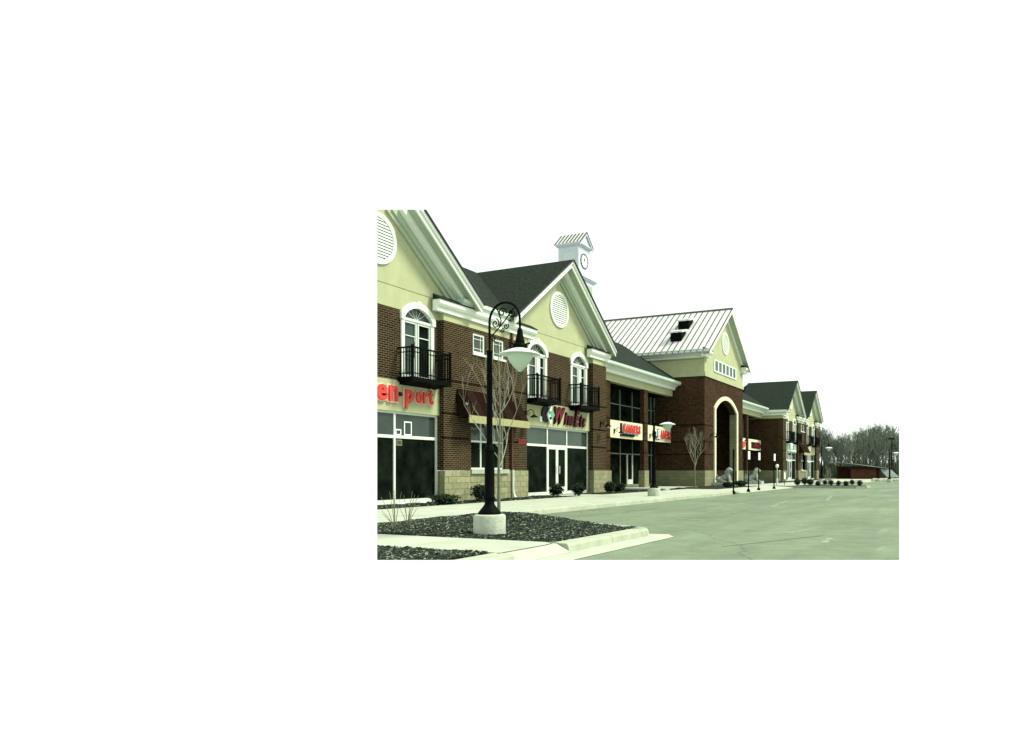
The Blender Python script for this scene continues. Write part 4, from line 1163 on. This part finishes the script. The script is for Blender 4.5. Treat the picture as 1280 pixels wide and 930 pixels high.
# low brick building at the right edge
def low_building():
    t = 104
    bx = lambda u: (t * (c_ + u * s_), t * (s_ - u * c_))
    x, y = bx((1062 - 798) / 900)
    p = thing('low_brick_building', 'low brick building with thin pale roof edge before the wood', 'building', (x, y, -.2), R(24.33 - 90 + 8))
    # local x runs to the right as seen, local y away
    obj('brick_wall', box(.3, 4.1, 0, .3, 0, 1.75), 'brick_red', p)
    obj('dark_opening', box(4.1, 4.45, .05, .3, 0, 1.6), 'soldier', p)
    obj('right_wall', box(4.45, 4.7, 0, .3, 0, 1.6), 'brick_red', p)
    obj('back_wall', box(.3, 6.9, 5.0, 5.2, 0, 1.9), 'brick_red', p)
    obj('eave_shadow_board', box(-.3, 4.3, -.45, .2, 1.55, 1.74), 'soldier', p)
    obj('roof', MB().add([(-.9, -.6, 2.4), (5.6, -.6, 1.62), (5.9, 5.4, 2.0), (-.9, 5.4, 2.6), (-.9, -.6, 2.33), (5.6, -.6, 1.56), (5.9, 5.4, 1.88), (-.9, 5.4, 2.46)],
                         [(0, 1, 2, 3), (7, 6, 5, 4), (0, 4, 5, 1), (1, 5, 6, 2), (2, 6, 7, 3), (3, 7, 4, 0)]), 'grey_roof', p)
    obj('lean_to_roof', MB().add([(4.55, -.4, 1.45), (6.2, -.4, 1.4), (7.2, -.9, .35), (5.3, -.9, .35), (4.55, -.3, 1.4), (6.2, -.3, 1.3), (7.2, -.7, .25), (5.3, -.7, .25)],
                                 [(0, 1, 2, 3), (7, 6, 5, 4), (0, 4, 5, 1), (1, 5, 6, 2), (2, 6, 7, 3), (3, 7, 4, 0)]), 'grey_roof', p)
low_building()
mb = MB()
for _ in range(160):
    t = rg.uniform(84, 96); u = rg.uniform(.325, .37)
    x, y = t * (c_ + u * s_), t * (s_ - u * c_)
    mb.ell((x, y, -.12), (rg.uniform(.1, .35), rg.uniform(.1, .35), rg.uniform(.08, .25)), 6, 4)
tag(obj('rubble_stones', mb, 'gravel'), 'pale rubble stones along the far right lot edge', 'stones', kind='stuff')

# ------------------------------------------------------------------ the site model ends where the print ends
def trim_site():
    bpy.context.view_layer.update()
    d = Vector((c_, s_, 0)); r = Vector((s_, -c_, 0)); z = Vector((0, 0, 1)); C = Vector((0, 0, EYE))
    F = 900.0
    planes = [-(r + d * ((798 - 471.5) / F)), (r - d * ((1124 - 798) / F)), z - d * ((588 - 262) / F), -(z + d * ((700 - 588) / F))]   # outward normals
    planes = [p.normalized() for p in planes]
    dead = []
    for o in list(bpy.data.objects):
        if o.type != 'MESH': continue
        mw = o.matrix_world
        cs = [mw @ Vector(b) - C for b in o.bound_box]
        cut, gone = [], False
        for n in planes:
            ds = [n.dot(q) for q in cs]
            if min(ds) >= -1e-6: gone = True; break
            if max(ds) > 1e-6: cut.append(n)
        if gone: dead.append(o); continue
        if not cut: continue
        me = o.data.copy() if o.data.users > 1 else o.data
        bm = bmesh.new(); bm.from_mesh(me)
        bm.transform(mw)
        for n in cut:
            g = bmesh.ops.bisect_plane(bm, geom=bm.verts[:] + bm.edges[:] + bm.faces[:], plane_co=C, plane_no=n, clear_outer=True)
            ed = [e for e in g['geom_cut'] if isinstance(e, bmesh.types.BMEdge)]
            if ed and len(bm.verts) < 4000:
                try: bmesh.ops.holes_fill(bm, edges=ed, sides=0)
                except Exception: pass
        if not bm.faces: dead.append(o); bm.free(); continue
        bm.transform(mw.inverted())
        bm.to_mesh(me); bm.free()
        if me != o.data: o.data = me
    for o in dead:
        for ch in list(o.children):
            if ch not in dead:
                w = ch.matrix_world.copy(); ch.parent = o.parent; ch.matrix_world = w
        bpy.data.objects.remove(o)
    for o in [o for o in bpy.data.objects if o.type == 'EMPTY' and not o.children]: bpy.data.objects.remove(o)
trim_site()
